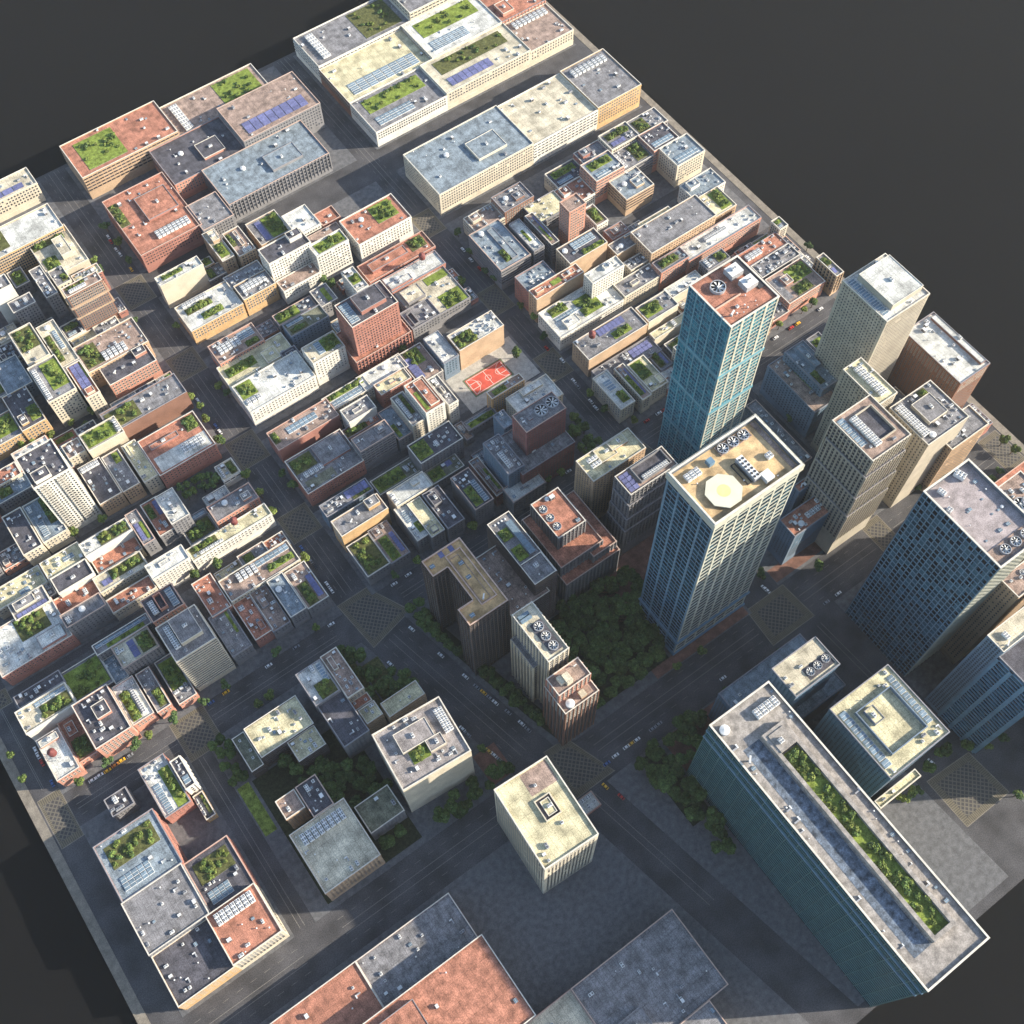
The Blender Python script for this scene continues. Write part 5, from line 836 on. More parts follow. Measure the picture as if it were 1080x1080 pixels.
def special(x0, y0, x1, y1, h, key, label, seed):
    r = random.Random(seed); 
    if key == 'T9': x0, y0, x1, y1 = 181.5, -74, 222.5, 86.5
    if key == 'T6': x0, y0, x1, y1 = 163.3, 218.3, 179.5, 268
    if key == 'T4': x0, y0, x1, y1 = 114, 214.2, 141.2, 264.2
    if key == 'T5': x0, y0, x1, y1 = 188.6, 219, 231, 268
    if key == 'T3': x1 = 366
    cx, cy = (x0+x1)/2, (y0+y1)/2; root = empty('tower', (cx, cy, 0), label, 'tower')
    a, b_, c, d = x0-cx, y0-cy, x1-cx, y1-cy; W, D = c-a, d-b_
    def roof(z, m, x0=a, y0=b_, x1=c, y1=d, cop='coping', par=1.2, wall='mullion_dark'):
        q = MB(); q.quad((x0, y0, z-par), (x1, y0, z-par), (x1, y1, z-par), (x0, y1, z-par), m); q.build('roof', root)
        q = MB(); q.ring(x0-.5, y0-.5, x1+.5, y1+.5, 1.0, z-.4, z, cop); q.ring(x0, y0, x1, y1, .45, z-par-.1, z-.4, wall); q.build('parapet', root)
        return z-par
    def fan(u, v, s): h_ = link('rooftop_fan', FANR, root, (u, v, zr+.05), r.random(), (s, s, min(s, 5))); link('fan_blades', FANB, h_)
    def bx(nm, x0, y0, z0, x1, y1, z1, m, top=None):
        q = MB(); q.box(x0, y0, z0, x1, y1, z1, m, top); return q.build(nm, root)
    if key == 'T1':
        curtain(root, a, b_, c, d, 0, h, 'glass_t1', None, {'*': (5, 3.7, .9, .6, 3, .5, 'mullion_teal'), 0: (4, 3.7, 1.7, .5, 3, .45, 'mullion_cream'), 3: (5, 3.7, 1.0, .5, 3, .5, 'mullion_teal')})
        for k in (.25, .5, .72):
            q = MB(); q.ring(a-.65, b_-.65, c+.65, d+.65, .7, h*k, h*k+2.4, 'mullion_teal'); q.build('belt', root)
        zr = roof(h, 'roof_t'); q = MB(); q.quad((a+.5, b_+.5, zr+.02), (a+W*.52, b_+.5, zr+.02), (a+W*.52, d-.5, zr+.02), (a+.5, d-.5, zr+.02), 'roof_t')
        X = lambda u: a+u*W; Y = lambda v: b_+v*D
        bx('partition', X(.02), Y(.40)-.25, zr, X(.55), Y(.40)+.25, zr+1.1, 'coping_pink'); bx('partition', X(.55), Y(.02), zr, X(.55)+.5, Y(.40)+.25, zr+1.1, 'coping_pink') if False else None
        fan(X(.33), Y(.70), 4.6)
        for (u, v) in ((.72, .78), (.76, .47)):
            hh = bx('cooling_block', X(u)-4.2, Y(v)-3.6, zr, X(u)+4.2, Y(v)+3.6, zr+4, 'metal_grey', 'metal_white'); link('air_conditioner', AC2, hh, (X(u), Y(v), zr+4.01))
        bx('roof_pit', X(.86), Y(.30), zr, X(.985), Y(.97), zr+.6, 'metal_dark'); link('pipe_stack', PIPE, root, (X(.16), Y(.16), zr), .4, 1.4); link('air_conditioner', AC1, root, (X(.34), Y(.24), zr)); 
        for _ in range(7): link('vent_pipe', VENT, root, (X(r.uniform(.1, .9)), Y(r.uniform(.05, .35)), zr), 0, r.uniform(.6, 1.2))
    elif key == 'T2':
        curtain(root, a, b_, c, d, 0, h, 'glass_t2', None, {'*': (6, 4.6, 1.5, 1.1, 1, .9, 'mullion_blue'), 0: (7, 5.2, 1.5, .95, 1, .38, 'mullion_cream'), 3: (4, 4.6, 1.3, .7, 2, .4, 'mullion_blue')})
        q = MB(); q.ring(a-1.15, b_-1.15, c+1.15, d+1.15, 1.2, h-5.5, h-.4, 'mullion_cream'); q.build('crown_band', root)
        q = MB(); q.ring(a-1.3, b_-1.3, c+1.3, d+1.3, 1.35, 24, 25.5, 'mullion_blue'); q.ring(a-1.3, b_-1.3, c+1.3, d+1.3, 1.35, 4.5, 6, 'mullion_blue'); q.build('belt', root)
        zr = roof(h, 'roof_gold', par=3.2); X = lambda u: a+u*W; Y = lambda v: b_+v*D
        pts = []; ox, oy, s = X(.28), Y(.34), 10.0
        for k in range(8): q_ = math.pi/8+k*math.pi/4; pts.append((ox+s*math.cos(q_), oy+s*math.sin(q_)))
        q = MB(); q.prism(pts, zr+1.2, zr+1.9, 'heli', bottom=True); hp = q.build('helipad', root)
        q = MB(); q.cyl(ox, oy, zr+1.905, zr+1.93, 3.6, 3.6, 'heli_yellow', 24); q.build('helipad_marking', hp)
        q = MB()
        for p in pts: q.box(p[0]*.9+ox*.1-.2, p[1]*.9+oy*.1-.2, zr, p[0]*.9+ox*.1+.2, p[1]*.9+oy*.1+.2, zr+1.2, 'metal_grey')
        q.build('helipad_post', hp)
        q = MB(); q.ring(X(.50), Y(.80), X(.86), Y(.96), .4, zr, zr+1.0, 'roof_n'); q.build('fan_pit', root)
        for u in (.56, .68, .80): fan(X(u), Y(.88), 3.1)
        q = MB(); q.box(X(.56), Y(.20), zr, X(.63), Y(.62), zr+3.6, 'metal_grey', 'metal_white'); ch = q.build('chiller', root)
        for i in range(6):
            for j in range(2):
                q = MB(); q.cyl(X(.577+.036*j), Y(.24+.065*i), zr+3.6, zr+3.8, .75, .75, 'metal_grey', 10, True, 'metal_dark'); q.build('fan_opening', ch)
        q = MB(); q.box(X(.64), Y(.08), zr, X(.73), Y(.24), zr+3.0, 'metal_white'); q.build('chiller', root)
        q = MB(); q.ring(X(.50), Y(.22), X(.545), Y(.60), .15, zr, zr+1.2, 'metal_dark'); q.build('pipe_rack', root)
        for i in range(3): link('air_conditioner', AC3, root, (X(.11+.055*i), Y(.80), zr), 0, 1.0)
        bx('roof_hut', X(.34), Y(.76), zr, X(.40), Y(.86), zr+3.2, 'mullion_blue'); link('air_conditioner', AC4, root, (X(.84), Y(.40), zr), 0, 1.2)
        bx('gutter', X(.93), Y(.05), zr, X(.975), Y(.97), zr+.5, 'roof_n', 'roof_n')
        for _ in range(8): link('vent_pipe', VENT, root, (X(r.uniform(.05, .9)), Y(r.uniform(.05, .7)), zr), 0, r.uniform(.5, 1.1))
    elif key == 'T3':
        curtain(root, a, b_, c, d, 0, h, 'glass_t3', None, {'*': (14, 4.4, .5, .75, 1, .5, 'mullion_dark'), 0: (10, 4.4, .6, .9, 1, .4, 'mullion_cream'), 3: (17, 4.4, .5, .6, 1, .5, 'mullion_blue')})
        zr = roof(h, 'roof_pinkgrey', par=3.0); X = lambda u: a+u*W; Y = lambda v: b_+v*D
        q = MB(); q.box(a+.6, Y(.035), zr, c-.6, Y(.19), zr+.5, 'roof_n'); q.build('fan_deck', root)
        zr_ = zr; zr = zr+.5
        for u in (.32, .55, .78): fan(X(u), Y(.11), 2.9)
        zr = zr_
        link('air_conditioner', AC3, root, (X(.70), Y(.93), zr), .3, 1.4); link('air_conditioner', AC3, root, (X(.25), Y(.90), zr), .2, 1.0); link('air_conditioner', AC4, root, (X(.12), Y(.72), zr), .2, 1.0)
        for _ in range(12): link(*r.choice([('vent_pipe', VENT), ('roof_hatch', HATCH)]), root, (X(r.uniform(.1, .9)), Y(r.uniform(.25, .85)), zr), 0, r.uniform(.5, 1.1))
        link('round_tank', TANK, root, (X(.85), Y(.45), zr), 0, .5)
    elif key == 'T9':
        curtain(root, a, b_, c, d, 0, h, 'glass_t9', None, {'*': (24, 3.6, .35, .5, 1, .5, 't9_green'), 0: (8, 3.6, .5, .6, 1, .5, 't9_green')})
        q = MB(); q.ring(a-.7, b_-.7, c+.7, d+.7, .75, h-22, h-20, 'mullion_blue'); q.ring(a-.7, b_-.7, c+.7, d+.7, .75, h-11, h-9.5, 'mullion_blue'); q.build('belt', root)
        zr = roof(h, 'roof_stone', par=1.6); X = lambda x: x-cx; Y = lambda y: y-cy
        # raised garden frame and sunken court
        q = MB(); q.ring(X(199), Y(-60), X(214), Y(66), 2.2, zr, zr+4, 'roof_stone'); q.build('garden_frame', root)
        q = MB(); q.box(X(201.2), Y(-57.8), zr+.01, X(211.8), Y(52), zr+1.2, 'soil', 'lawn'); gd = q.build('roof_garden', root)
        for _ in range(60): s = r.uniform(1.8, 3.3); link('shrub', r.choice(SHRUB), gd, (X(r.uniform(203, 210)), Y(r.uniform(-56, 50)), zr+1.2+s*.45), r.uniform(0, 6), s)
        bx('roof_hut', X(201.25), Y(53), zr+.02, X(211.7), Y(63.7), zr+4.6, 'roof_stone'); link('air_conditioner', AC4, root, (X(205), Y(58), zr+4.6))
        bx('blue_membrane', X(187), Y(-60), zr+.01, X(198), Y(66), zr+.08, 'roof_blueworn')
        q = MB(); q.ring(X(185.3), Y(-62), X(187), Y(68), .6, zr, zr+1, 'roof_stone'); 
        for i in range(4): link('air_conditioner', AC3, root, (X(206+i*3.9), Y(76.5-i*.0), zr), 0, 1.25)
        link('round_tank', TANK, root, (X(186), Y(80), zr), 0, 1.5); link('pipe_stack', PIPE, root, (X(186), Y(60), zr), .8, 1.5)
        for _ in range(26):
            y = r.uniform(-60, 84); x = r.choice((r.uniform(183, 186), r.uniform(215.5, 221))); link(*r.choice([('vent_pipe', VENT), ('roof_hatch', HATCH), ('duct', DUCT)]), root, (X(x), Y(y), zr), 0, r.uniform(.6, 1.2))
    elif key == 'T4':
        X = lambda x: x-cx; Y = lambda y: y-cy
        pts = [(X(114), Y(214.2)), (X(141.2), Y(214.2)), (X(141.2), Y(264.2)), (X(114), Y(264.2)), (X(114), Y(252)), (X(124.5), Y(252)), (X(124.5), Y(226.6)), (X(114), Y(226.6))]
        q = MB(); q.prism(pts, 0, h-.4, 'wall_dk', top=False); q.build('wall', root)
        zr = h-1.3
        q = MB(); q.v = [(x, y, zr) for x, y in pts]; q.f = [(0, 1, 6, 7), (1, 2, 5, 6), (2, 3, 4, 5)]; q.m = [q.mi('roof_sand')]*3; q.build('roof', root)
        q = MB(); n = len(pts); t = .7
        for k in range(n):
            p, p2 = Vector(pts[k]), Vector(pts[(k+1) % n]); dd = (p2-p).normalized(); nn = Vector((-dd.y, dd.x))*t
            e = dd*0; q.v += [(p.x, p.y, h-1.3), (p2.x, p2.y, h-1.3), ((p2+nn).x, (p2+nn).y, h-1.3), ((p+nn).x, (p+nn).y, h-1.3)]; i = len(q.v)-4
            q.v += [(v[0], v[1], h+.001*k) for v in q.v[i:i+4]]; mi_ = q.mi('coping_pink')
            q.f += [(i, i+1, i+5, i+4), (i+4, i+5, i+6, i+7), (i+2, i+3, i+7, i+6)]; q.m += [mi_]*3
        q.build('parapet', root)
        q = MB(); q.ring(X(127), Y(221), X(138), Y(259), .6, zr, zr+.9, 'coping_pink'); q.build('roof_screen', root)
        q = MB(); q.ring(X(128), Y(222), X(134.5), Y(256), .3, zr+.01, zr+.5, 'roof_n'); q.build('sunken_edge', root)
        for (u, v) in ((117.5, 258), (131, 240), (132.5, 250), (119, 219)): link('roof_hatch', HATCH, root, (X(u), Y(v), zr), 0, 1.3)
        link('pipe_stack', PIPE, root, (X(130.5), Y(224), zr), .8, 1.3)
        for x in (124.5, 131.5): bx('blue_skylight', X(x), Y(259.5), zr+.01, X(x+3), Y(263.4), zr+.3, 'solar')
        ribs = MB(); vis = []; N = len(pts)
        for k in range(N):
            p, p2 = Vector(pts[k]), Vector(pts[(k+1) % N]); L = (p2-p).length; dd = (p2-p)/L; nn = Vector((dd.y, -dd.x)); nb = int(L/2.6)
            for i in range(nb+1):
                u = p+dd*(L*i/nb); A = u-dd*.25; B_ = u+dd*.25+nn*.5
                ribs.box(min(A.x, B_.x), min(A.y, B_.y), 0, max(A.x, B_.x), max(A.y, B_.y), h-1.5, 'wall_dkrib')
            for i in range(nb):
                for j in range(int(h/3.5)-1):
                    u = p+dd*(L*(i+.5)/nb)+nn*.03; vis.append((u.x, u.y, h-4-j*3.5, math.atan2(dd.y, dd.x), k in (0, 3, 5, 7, 4, 6)))
        ribs.build('facade_ribs', root); me = win_mesh(1.3, 1.9, 'wall_dk'); vis.sort(key=lambda q: (not q[4], -q[2]))
        for x, y, z, rz, v in vis[:100]: link('window', me, root, (x, y, z), rz)
        q = MB()
        for x, y, z, rz, v in vis[100:]:
            c1, s1 = math.cos(rz)*.65, math.sin(rz)*.65; q.quad((x-c1, y-s1, z-.95), (x+c1, y+s1, z-.95), (x+c1, y+s1, z+.95), (x-c1, y-s1, z+.95), 'glass')
        o = q.build('window', root); o['kind'] = 'stuff'
    elif key == 'T5':
        X = lambda x: x-cx; Y = lambda y: y-cy
        for i, (p, q_, s, t, hh) in enumerate(((188.6, 219, 231, 268, 34), (189.2, 226, 222, 267.6, 47), (211.8, 222, 230.2, 267.2, 42), (195.5, 237.8, 216.5, 266.8, 62))):
            ro, zr = shell(root, X(p), Y(q_), X(s), Y(t), 0 if i == 0 else 33, hh, 'gy', 't', 'coping_pink' if i < 3 else 'coping')
            windows(root, X(p), Y(q_), X(s), Y(t), 0 if i == 0 else 33, hh, 'rib', 'gy', r, -1, 30 if i else 10, jit=False)
        for v in (.25, .5, .75): fan(X(199.8), Y(237.8+v*29), 2.7)
        link('stair_hut', SHED, root, (X(209), Y(263), zr), 0, 1.3); link('roof_hatch', HATCH, root, (X(213), Y(241), zr), 0, 1.3); link('round_tank', TANK, root, (X(206), Y(264), zr), 0, .8)
    elif key == 'T6':
        X = lambda x: x-cx; Y = lambda y: y-cy
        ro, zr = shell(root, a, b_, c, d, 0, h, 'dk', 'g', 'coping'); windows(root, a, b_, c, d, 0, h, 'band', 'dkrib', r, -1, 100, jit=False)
        ro, z2 = shell(root, X(163.0), Y(218.0), X(178.6), Y(233.5), h-6, h+1.5, 'dkrib', 'g', 'coping'); link('air_conditioner', AC4, root, (X(171), Y(228), z2)); link('vent_pipe', VENT, root, (X(169), Y(222), z2))
        for y0_, y1_ in ((236, 246), (252, 260)):
            q = MB(); q.box(X(165), Y(y0_), zr, X(172), Y(y1_), zr+.5, 'soil', 'lawn'); gd = q.build('roof_garden', root); shrubs(gd, X(165.3), Y(y0_), X(171.7), Y(y1_), zr+.5, r)
        bx('glass_canopy', X(172.6), Y(236), zr, X(176.8), Y(262), zr+2.4, 'metal_grey', 'skylight')
        for i in range(4): link('round_tank', TANK, root, (X(167+i*2.5), Y(265), zr), 0, .35)
    elif key == 'T7':
        ro, zr = shell(root, a, b_, c, d, 0, h, 'cr', 'c', 'coping'); windows(root, a, b_, c, d, 0, h, 'rib', 'cr', r, -1, 100, jit=False)
        X = lambda u: a+u*W; Y = lambda v: b_+v*D
        q = MB(); q.box(X(.3), Y(.08), zr, X(.85), Y(.68), zr+.4, 'roof_g', 'roof_d'); q.build('fan_deck', root); zr += .4
        for v in (.18, .38, .58): fan(X(.57), Y(v), 2.9)
        for v in (.80, .88): link('round_tank', TANK, root, (X(.4), Y(v), zr), 0, .5); bx('blue_box', X(.1), Y(v)-1, zr-.39, X(.6), Y(v)+1, zr+1.2, 'mullion_blue', 'skylight')
        # shoulder on the street side
        shell(root, a-4, b_+9, a-.02, d-4, 0, 64, 'cr', 'g', 'coping_dark'); windows(root, a-4, b_+9, a, d-4, 0, 64, 'rib', 'cr', r, -1, 20, only=(0, 3), jit=False)
    elif key == 'T8':
        X = lambda x: x-cx; Y = lambda y: y-cy
        for i, (p, q_, s, t, hh) in enumerate(((131.2, 145.2, 155.2, 165.3, 66), (132.2, 153, 154.5, 165.2, 78))):
            ro, zr = shell(root, X(p), Y(q_), X(s), Y(t), 0 if i == 0 else 64, hh, 'pk' if i else 'br', 'n', 'coping'); windows(root, X(p), Y(q_), X(s), Y(t), 0 if i == 0 else 64, hh, 'rib', 'pk' if i else 'br', r, -1, 60 if i == 0 else 30, jit=False)
            if i == 0: link('round_tank', TANK, root, (X(137), Y(148.5), zr), 0, 1.4); bx('roof_hut', X(144), Y(147), zr, X(148), Y(151), zr+3, 'wall_tn', 'roof_c')
        bx('chapel_block', X(139.5), Y(155), zr, X(143.5), Y(161), zr+5, 'wall_cr', 'roof_c'); bx('chapel_wing', X(136.6), Y(157), zr, X(139.4), Y(162), zr+3.4, 'wall_cr', 'roof_c'); link('pipe_stack', PIPE, root, (X(150), Y(162), zr), 0, .8)
mat('roof_gold', (.52, .37, .20), .9, .5, .14, 5, fine=.15); mat('roof_pinkgrey', (.33, .285, .28), .9, .35, .2, 5, fine=.18); mat('roof_stone', (.29, .265, .24), .9, .4, .25, 5, fine=.2)
mat('roof_sand', (.42, .28, .14), .9, .5, .16, 5, fine=.15); mat('roof_blueworn', (.11, .135, .17), .8, .7, .3, 5, fine=.3); mat('wall_dkrib', (.12, .095, .085), .85, .15, .2); FR['dkrib'] = 'wall_dk'
for i, (x0, y0, x1, y1, h, st, wl, rf, ft, label, key) in enumerate(B):
    if key: special(x0, y0, x1, y1, h, key, label, 500+i)
    elif 'two pale ledges' in label:
        root = building(x0, y0, x1, y1, h, st, wl, rf, ft, label, 500+i); W, D = x1-x0, y1-y0
        for k in (.72, .46): q = MB(); q.ring(-W/2-1.3, -D/2-1.3, W/2+1.3, D/2+1.3, 1.35, h*k, h*k+.6, 'wall_tn'); q.build('ledge', root)
    elif 'ribbed stone tower' in label or 'stepped tower with pink roof' in label:
        root = building(x0, y0, x1, y1, h, st, wl, rf, ft, label, 500+i); W, D = x1-x0, y1-y0
        for e, f in ((1.6, .86), (3.0, .66), (4.2, .48)):
            q = [-W/2-e, -D/2-e, W/2+.4-e*.1, D/2-2]; shell(root, *q, 0, h*f, wl, 'g', 'coping_dark', .6, .3); windows(root, *q, h*f*.35, h*f, 'rib', wl, random.Random(i), -1, 30, only=(0, 3), jit=False)
    else: building(x0, y0, x1, y1, h, st, wl, rf, ft, label, 500+i)
# rotated blocks along the slanting avenue
def rotated(cx, cy, W, D, ang, h, st, wl, rf, ft, label, cop, seed):
    r = random.Random(seed); root = empty('tower', (cx, cy, 0), label, 'tower', rz=math.radians(ang)); a, b_, c, d = -W/2, -D/2, W/2, D/2
    ro, zr = shell(root, a, b_, c, d, 0, h, wl, rf, cop, 1.2, .6); windows(root, a, b_, c, d, 0, h, st, wl, r, -1, 60, only=(1, 2, 3) if st == 'blank' else None); feats(root, ro, a, b_, c, d, zr, ft, wl, rf, r)
    q = MB()
    if st == 'blank':
        for j in range(int(h/1.6)): q.box(a, b_-.10, 1.5+j*1.6, c, b_, 1.6+j*1.6, 'wall_cr')
        q.build('panel_joint', root)
    return root
rotated(56.6, 182.7, 44.2, 37.6, -4.6, 55, 'blank', 'cr', 's', 'b .22 .48 .70 .82 3;b .55 .28 .78 .48 3.02;g .28 .25 .54 .47;k .84 .42 .97 .86;A 9', 'tall blank pale yellow block with grey roof and green notch beside the slanting avenue', 'coping', 91)
rotated(87.6, 105.3, 34.2, 50, -3, 80, 'win', 'cr', 'y', 'p .45 .72 .96 .99 n;b .42 .40 .72 .66 -1.5;b .5 .44 .66 .62 1;A 2', 'cream rimmed yellow roofed tower with brown corner at the cobbled crossing', 'coping', 92)
# ribbed tower at lower right
root = empty('tower', (333, 0, 0), 'dark ribbed tower with broad blue piers and small cream terrace at the right edge', 'tower'); r = random.Random(3)
shell(root, 0, 24, 60, 36, 0, 112, 'bl', 'c', 'coping', 1.4); windows(root, 0, 24, 60, 36, 0, 112, 'grid', 'bl', r, -1, 60, only=(0, 3), jit=False)
shell(root, .6, -6, 60, 23.98, 0, 104, 'bl', 'd', 'coping_dark', 1.4)
curtain(root, .3, -6.3, 60, 24, 0, 103, 'glass_t2', None, {'*': (4, 3.6, 2.0, .55, 1, 1.0, 'mullion_blue'), 3: (3, 3.6, 2.4, .6, 1, 1.0, 'mullion_blue')})
link('air_conditioner', AC3, root, (8, 30, 110.6)); link('pipe_stack', PIPE, root, (5, 26, 110.6), .5, 1.2)
# ------------------------------------------------------------------ trees, cars
def tree(x, y, s, label, group=None, dark=False, r=R0):
    t = empty('tree', (x, y, .15), label, 'tree', group, r.uniform(0, 6.28)); k = s/3.4
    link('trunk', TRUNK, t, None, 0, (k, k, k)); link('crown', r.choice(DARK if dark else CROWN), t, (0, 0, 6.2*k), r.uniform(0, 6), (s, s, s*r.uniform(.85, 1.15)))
TR = [
[66.0,657.2,"leftmost leafy green tree far above the white balcony tower"],
[66.5,646.6,"second from the left, leafy green tree far above the white balcony tower"],
[88.1,643.2,"fifth from the left, leafy green tree far above the white balcony tower"],
[88.4,661.4,"fourth from the left, leafy green tree far above the white balcony tower"],
[88.4,682.5,"third from the left, leafy green tree far above the white balcony tower"],
[65.2,589.1,"leftmost leafy green tree far above right of the white balcony tower"],
[89.0,566.3,"leafy green tree far left of the red dotted tower"],
[88.4,500.3,"leftmost leafy green tree far below left of the red dotted tower"],
[89.6,491.4,"second from the left, leafy green tree far below left of the red dotted tower"],
[66.9,482.3,"eighth from the left, leafy green tree far right of the white balcony tower"],
[65.9,459.8,"twelfth from the left, leafy green tree far right of the white balcony tower"],
[66.1,423.9,"leftmost leafy green tree far above the beige banded tower"],
[67.9,406.1,"second from the left, leafy green tree far above the beige banded tower"],
[67.9,390.7,"leftmost leafy green tree far above right of the beige banded tower"],
[88.3,411.4,"third from the left, leafy green tree far below left of the red dotted tower"],
[89.2,398.7,"second from the left, leafy green tree far above right of the beige banded tower"],
[66.4,505.4,"second from the left, leafy green tree far above right of the white balcony tower"],
[67.6,493.5,"third from the left, leafy green tree far above right of the white balcony tower"],
[307.2,515.6,"leafy green tree above right of the red water tower"],
[304.9,494.2,"leftmost leafy green tree right of the red water tower"],
[303.2,471.6,"second from the left, leafy green tree right of the red water tower"],
[304.8,462.6,"third from the left, leafy green tree right of the red water tower"],
[282.5,473.4,"leafy green tree below right of the red water tower"],
[277.5,396.6,"leftmost leafy green tree above right of the red sports court"],
[302.2,397.3,"fourth from the left, leafy green tree above right of the red sports court"],
[305.4,429.1,"second from the left, leafy green tree above right of the red sports court"],
[306.1,415.7,"third from the left, leafy green tree above right of the red sports court"],
[300.1,338.5,"leafy green tree above right of the purple brick tower"],
[300.5,321.3,"third from the left, leafy green tree right of the purple brick tower"],
[311.9,302.3,"fourth from the left, leafy green tree right of the purple brick tower"],
[242.9,301.4,"leafy green tree above the stepped terracotta tower"],
[233.9,302.5,"leafy green tree above left of the stepped terracotta tower"],
[515.2,345.3,"leafy green tree above left of the tall cream tower"],
[514.6,328.7,"third from the left, leafy green tree left of the tall cream tower"],
[481.6,303.1,"second from the left, leafy green tree left of the tall cream tower"],
[472.4,303.4,"leftmost leafy green tree left of the tall cream tower"],
[448.5,302.8,"leafy green tree above right of the blue glass skyscraper"],
[404.6,235.5,"leafy green tree above right of the helipad tower"],
[506.6,137.0,"third from the left, leafy green tree far above right of the blue gridded slab"],
[507.4,128.0,"fourth from the left, leafy green tree far above right of the blue gridded slab"],
[452.2,144.1,"second from the left, leafy green tree above the blue gridded slab"],
[434.4,147.1,"leftmost leafy green tree above the blue gridded slab"],
[488.3,121.5,"second from the left, leafy green tree far above right of the blue gridded slab"],
[478.2,120.6,"leftmost leafy green tree far above right of the blue gridded slab"],
[126.6,301.5,"second from the left, leafy green tree left of the dark L tower"],
[109.4,300.4,"leftmost leafy green tree left of the dark L tower"],
[170.6,300.7,"leafy green tree above the dark L tower"],
[18.3,376.8,"second from the left, leafy green tree above the beige banded tower"],
[2.0,378.4,"leftmost leafy green tree above the beige banded tower"],
[47.0,300.2,"leafy green tree far right of the beige banded tower"],
[18.2,299.5,"leafy green tree right of the beige banded tower"],
[68.2,347.4,"third from the left, leafy green tree far above right of the beige banded tower"],
[-9.1,277.4,"second from the left, leafy green tree below right of the beige banded tower"],
[-0.2,276.3,"third from the left, leafy green tree below right of the beige banded tower"],
[-34.8,298.3,"second from the left, leafy green tree below the beige banded tower"],
[-18.5,299.5,"leftmost leafy green tree below right of the beige banded tower"],
[-55.3,298.8,"leftmost leafy green tree below the beige banded tower"],
[-149.3,338.7,"leftmost leafy green tree far below left of the beige banded tower"],
[-149.5,320.1,"second from the left, leafy green tree far below left of the beige banded tower"],
[-102.0,298.6,"fourth from the left, leafy green tree far below left of the beige banded tower"],
[-122.1,298.1,"third from the left, leafy green tree far below left of the beige banded tower"],
[-82.3,299.0,"leftmost leafy green tree below left of the beige banded tower"],
[-73.9,298.8,"second from the left, leafy green tree below left of the beige banded tower"],
[89.1,172.0,"leftmost leafy green tree right of the blank yellow block"],
[93.0,155.4,"second from the left, leafy green tree right of the blank yellow block"],
[218.6,142.3,"leftmost leafy green tree far above left of the roof garden court"],
[304.3,158.6,"leafy green tree below the helipad tower"],
[339.1,141.8,"leafy green tree left of the blue gridded slab"],
[237.7,141.8,"second from the left, leafy green tree far above left of the roof garden court"],
[340.5,-9.2,"second from the left, leafy green tree far right of the roof garden court"],
[351.4,-9.8,"leafy green tree far below right of the blue gridded slab"],
[333.0,-39.4,"third from the left, leafy green tree far right of the roof garden court"],
[281.2,-2.0,"third from the left, leafy green tree right of the roof garden court"],
[276.5,-2.8,"second from the left, leafy green tree right of the roof garden court"],
[286.1,-2.7,"leftmost leafy green tree far right of the roof garden court"],
[278.3,328.8,"leftmost leafy green tree right of the purple brick tower"],
[277.3,319.8,"second from the left, leafy green tree right of the purple brick tower"],
[271.4,316.4,"leftmost leafy green tree below right of the purple brick tower"],
[273.5,308.2,"third from the left, leafy green tree below right of the purple brick tower"],
[4.9,536.4,"second from the left, leafy green tree above right of the white balcony tower"],
[-11.7,535.8,"second from the left, leafy green tree above the white balcony tower"],
[-28.0,534.1,"leftmost leafy green tree above the white balcony tower"],
[-42.7,537.1,"second from the left, leafy green tree above left of the white balcony tower"],
[-48.3,537.4,"leftmost leafy green tree above left of the white balcony tower"],
[-3.7,528.0,"leftmost leafy green tree above right of the white balcony tower"],
[25.6,442.3,"leftmost leafy green tree far right of the white balcony tower"],
[29.9,442.0,"second from the left, leafy green tree far right of the white balcony tower"],
[35.6,441.5,"fourth from the left, leafy green tree far right of the white balcony tower"],
[40.4,440.8,"sixth from the left, leafy green tree far right of the white balcony tower"],
[45.7,439.7,"ninth from the left, leafy green tree far right of the white balcony tower"],
[48.5,433.9,"eleventh from the left, leafy green tree far right of the white balcony tower"],
[32.0,435.0,"fifth from the left, leafy green tree far right of the white balcony tower"],
[38.4,433.1,"seventh from the left, leafy green tree far right of the white balcony tower"],
[26.5,434.4,"third from the left, leafy green tree far right of the white balcony tower"],
[44.7,431.2,"tenth from the left, leafy green tree far right of the white balcony tower"],
[-48.7,453.4,"leafy green tree below the white balcony tower"],
[-30.1,452.3,"leafy green tree below right of the white balcony tower"],
[212.5,452.6,"leafy green tree below right of the red dotted tower"],
[282.6,-2.2,"fourth from the left, leafy green tree right of the roof garden court"],
[275.0,-0.3,"leftmost leafy green tree right of the roof garden court"],
[198.8,538.2,"leftmost leafy green tree above left of the red dotted tower"],
[201.7,530.5,"second from the left, leafy green tree above left of the red dotted tower"],
[267.6,298.3,"fourth from the left, leafy green tree below right of the purple brick tower"],
[267.6,305.9,"second from the left, leafy green tree below right of the purple brick tower"]
]
ALLR = [(b[0], b[1], b[2], b[3]) for b in B]+[(33, 161, 80, 204), (72, 82, 112, 137), (333, -8, 395, 37), (163, 217, 181, 269), (188, 218, 232, 269), (131, 144, 156, 166)]
def free(x, y, mg=2.0): return all(not (a-mg < x < c+mg and b_-mg < y < d+mg) for a, b_, c, d in ALLR)
for x, y, lab in TR:
    s = R0.uniform(3.2, 4.5)
    if not free(x, y, .3):
        # nudge off the wall it would stand in
        for k in range(1, 60):
            q = k*.7; xx, yy = x+math.cos(k*2.4)*q*.35, y+math.sin(k*2.4)*q*.35
            if free(xx, yy, .3): x, y = xx, yy; break
    tree(x, y, s, lab)
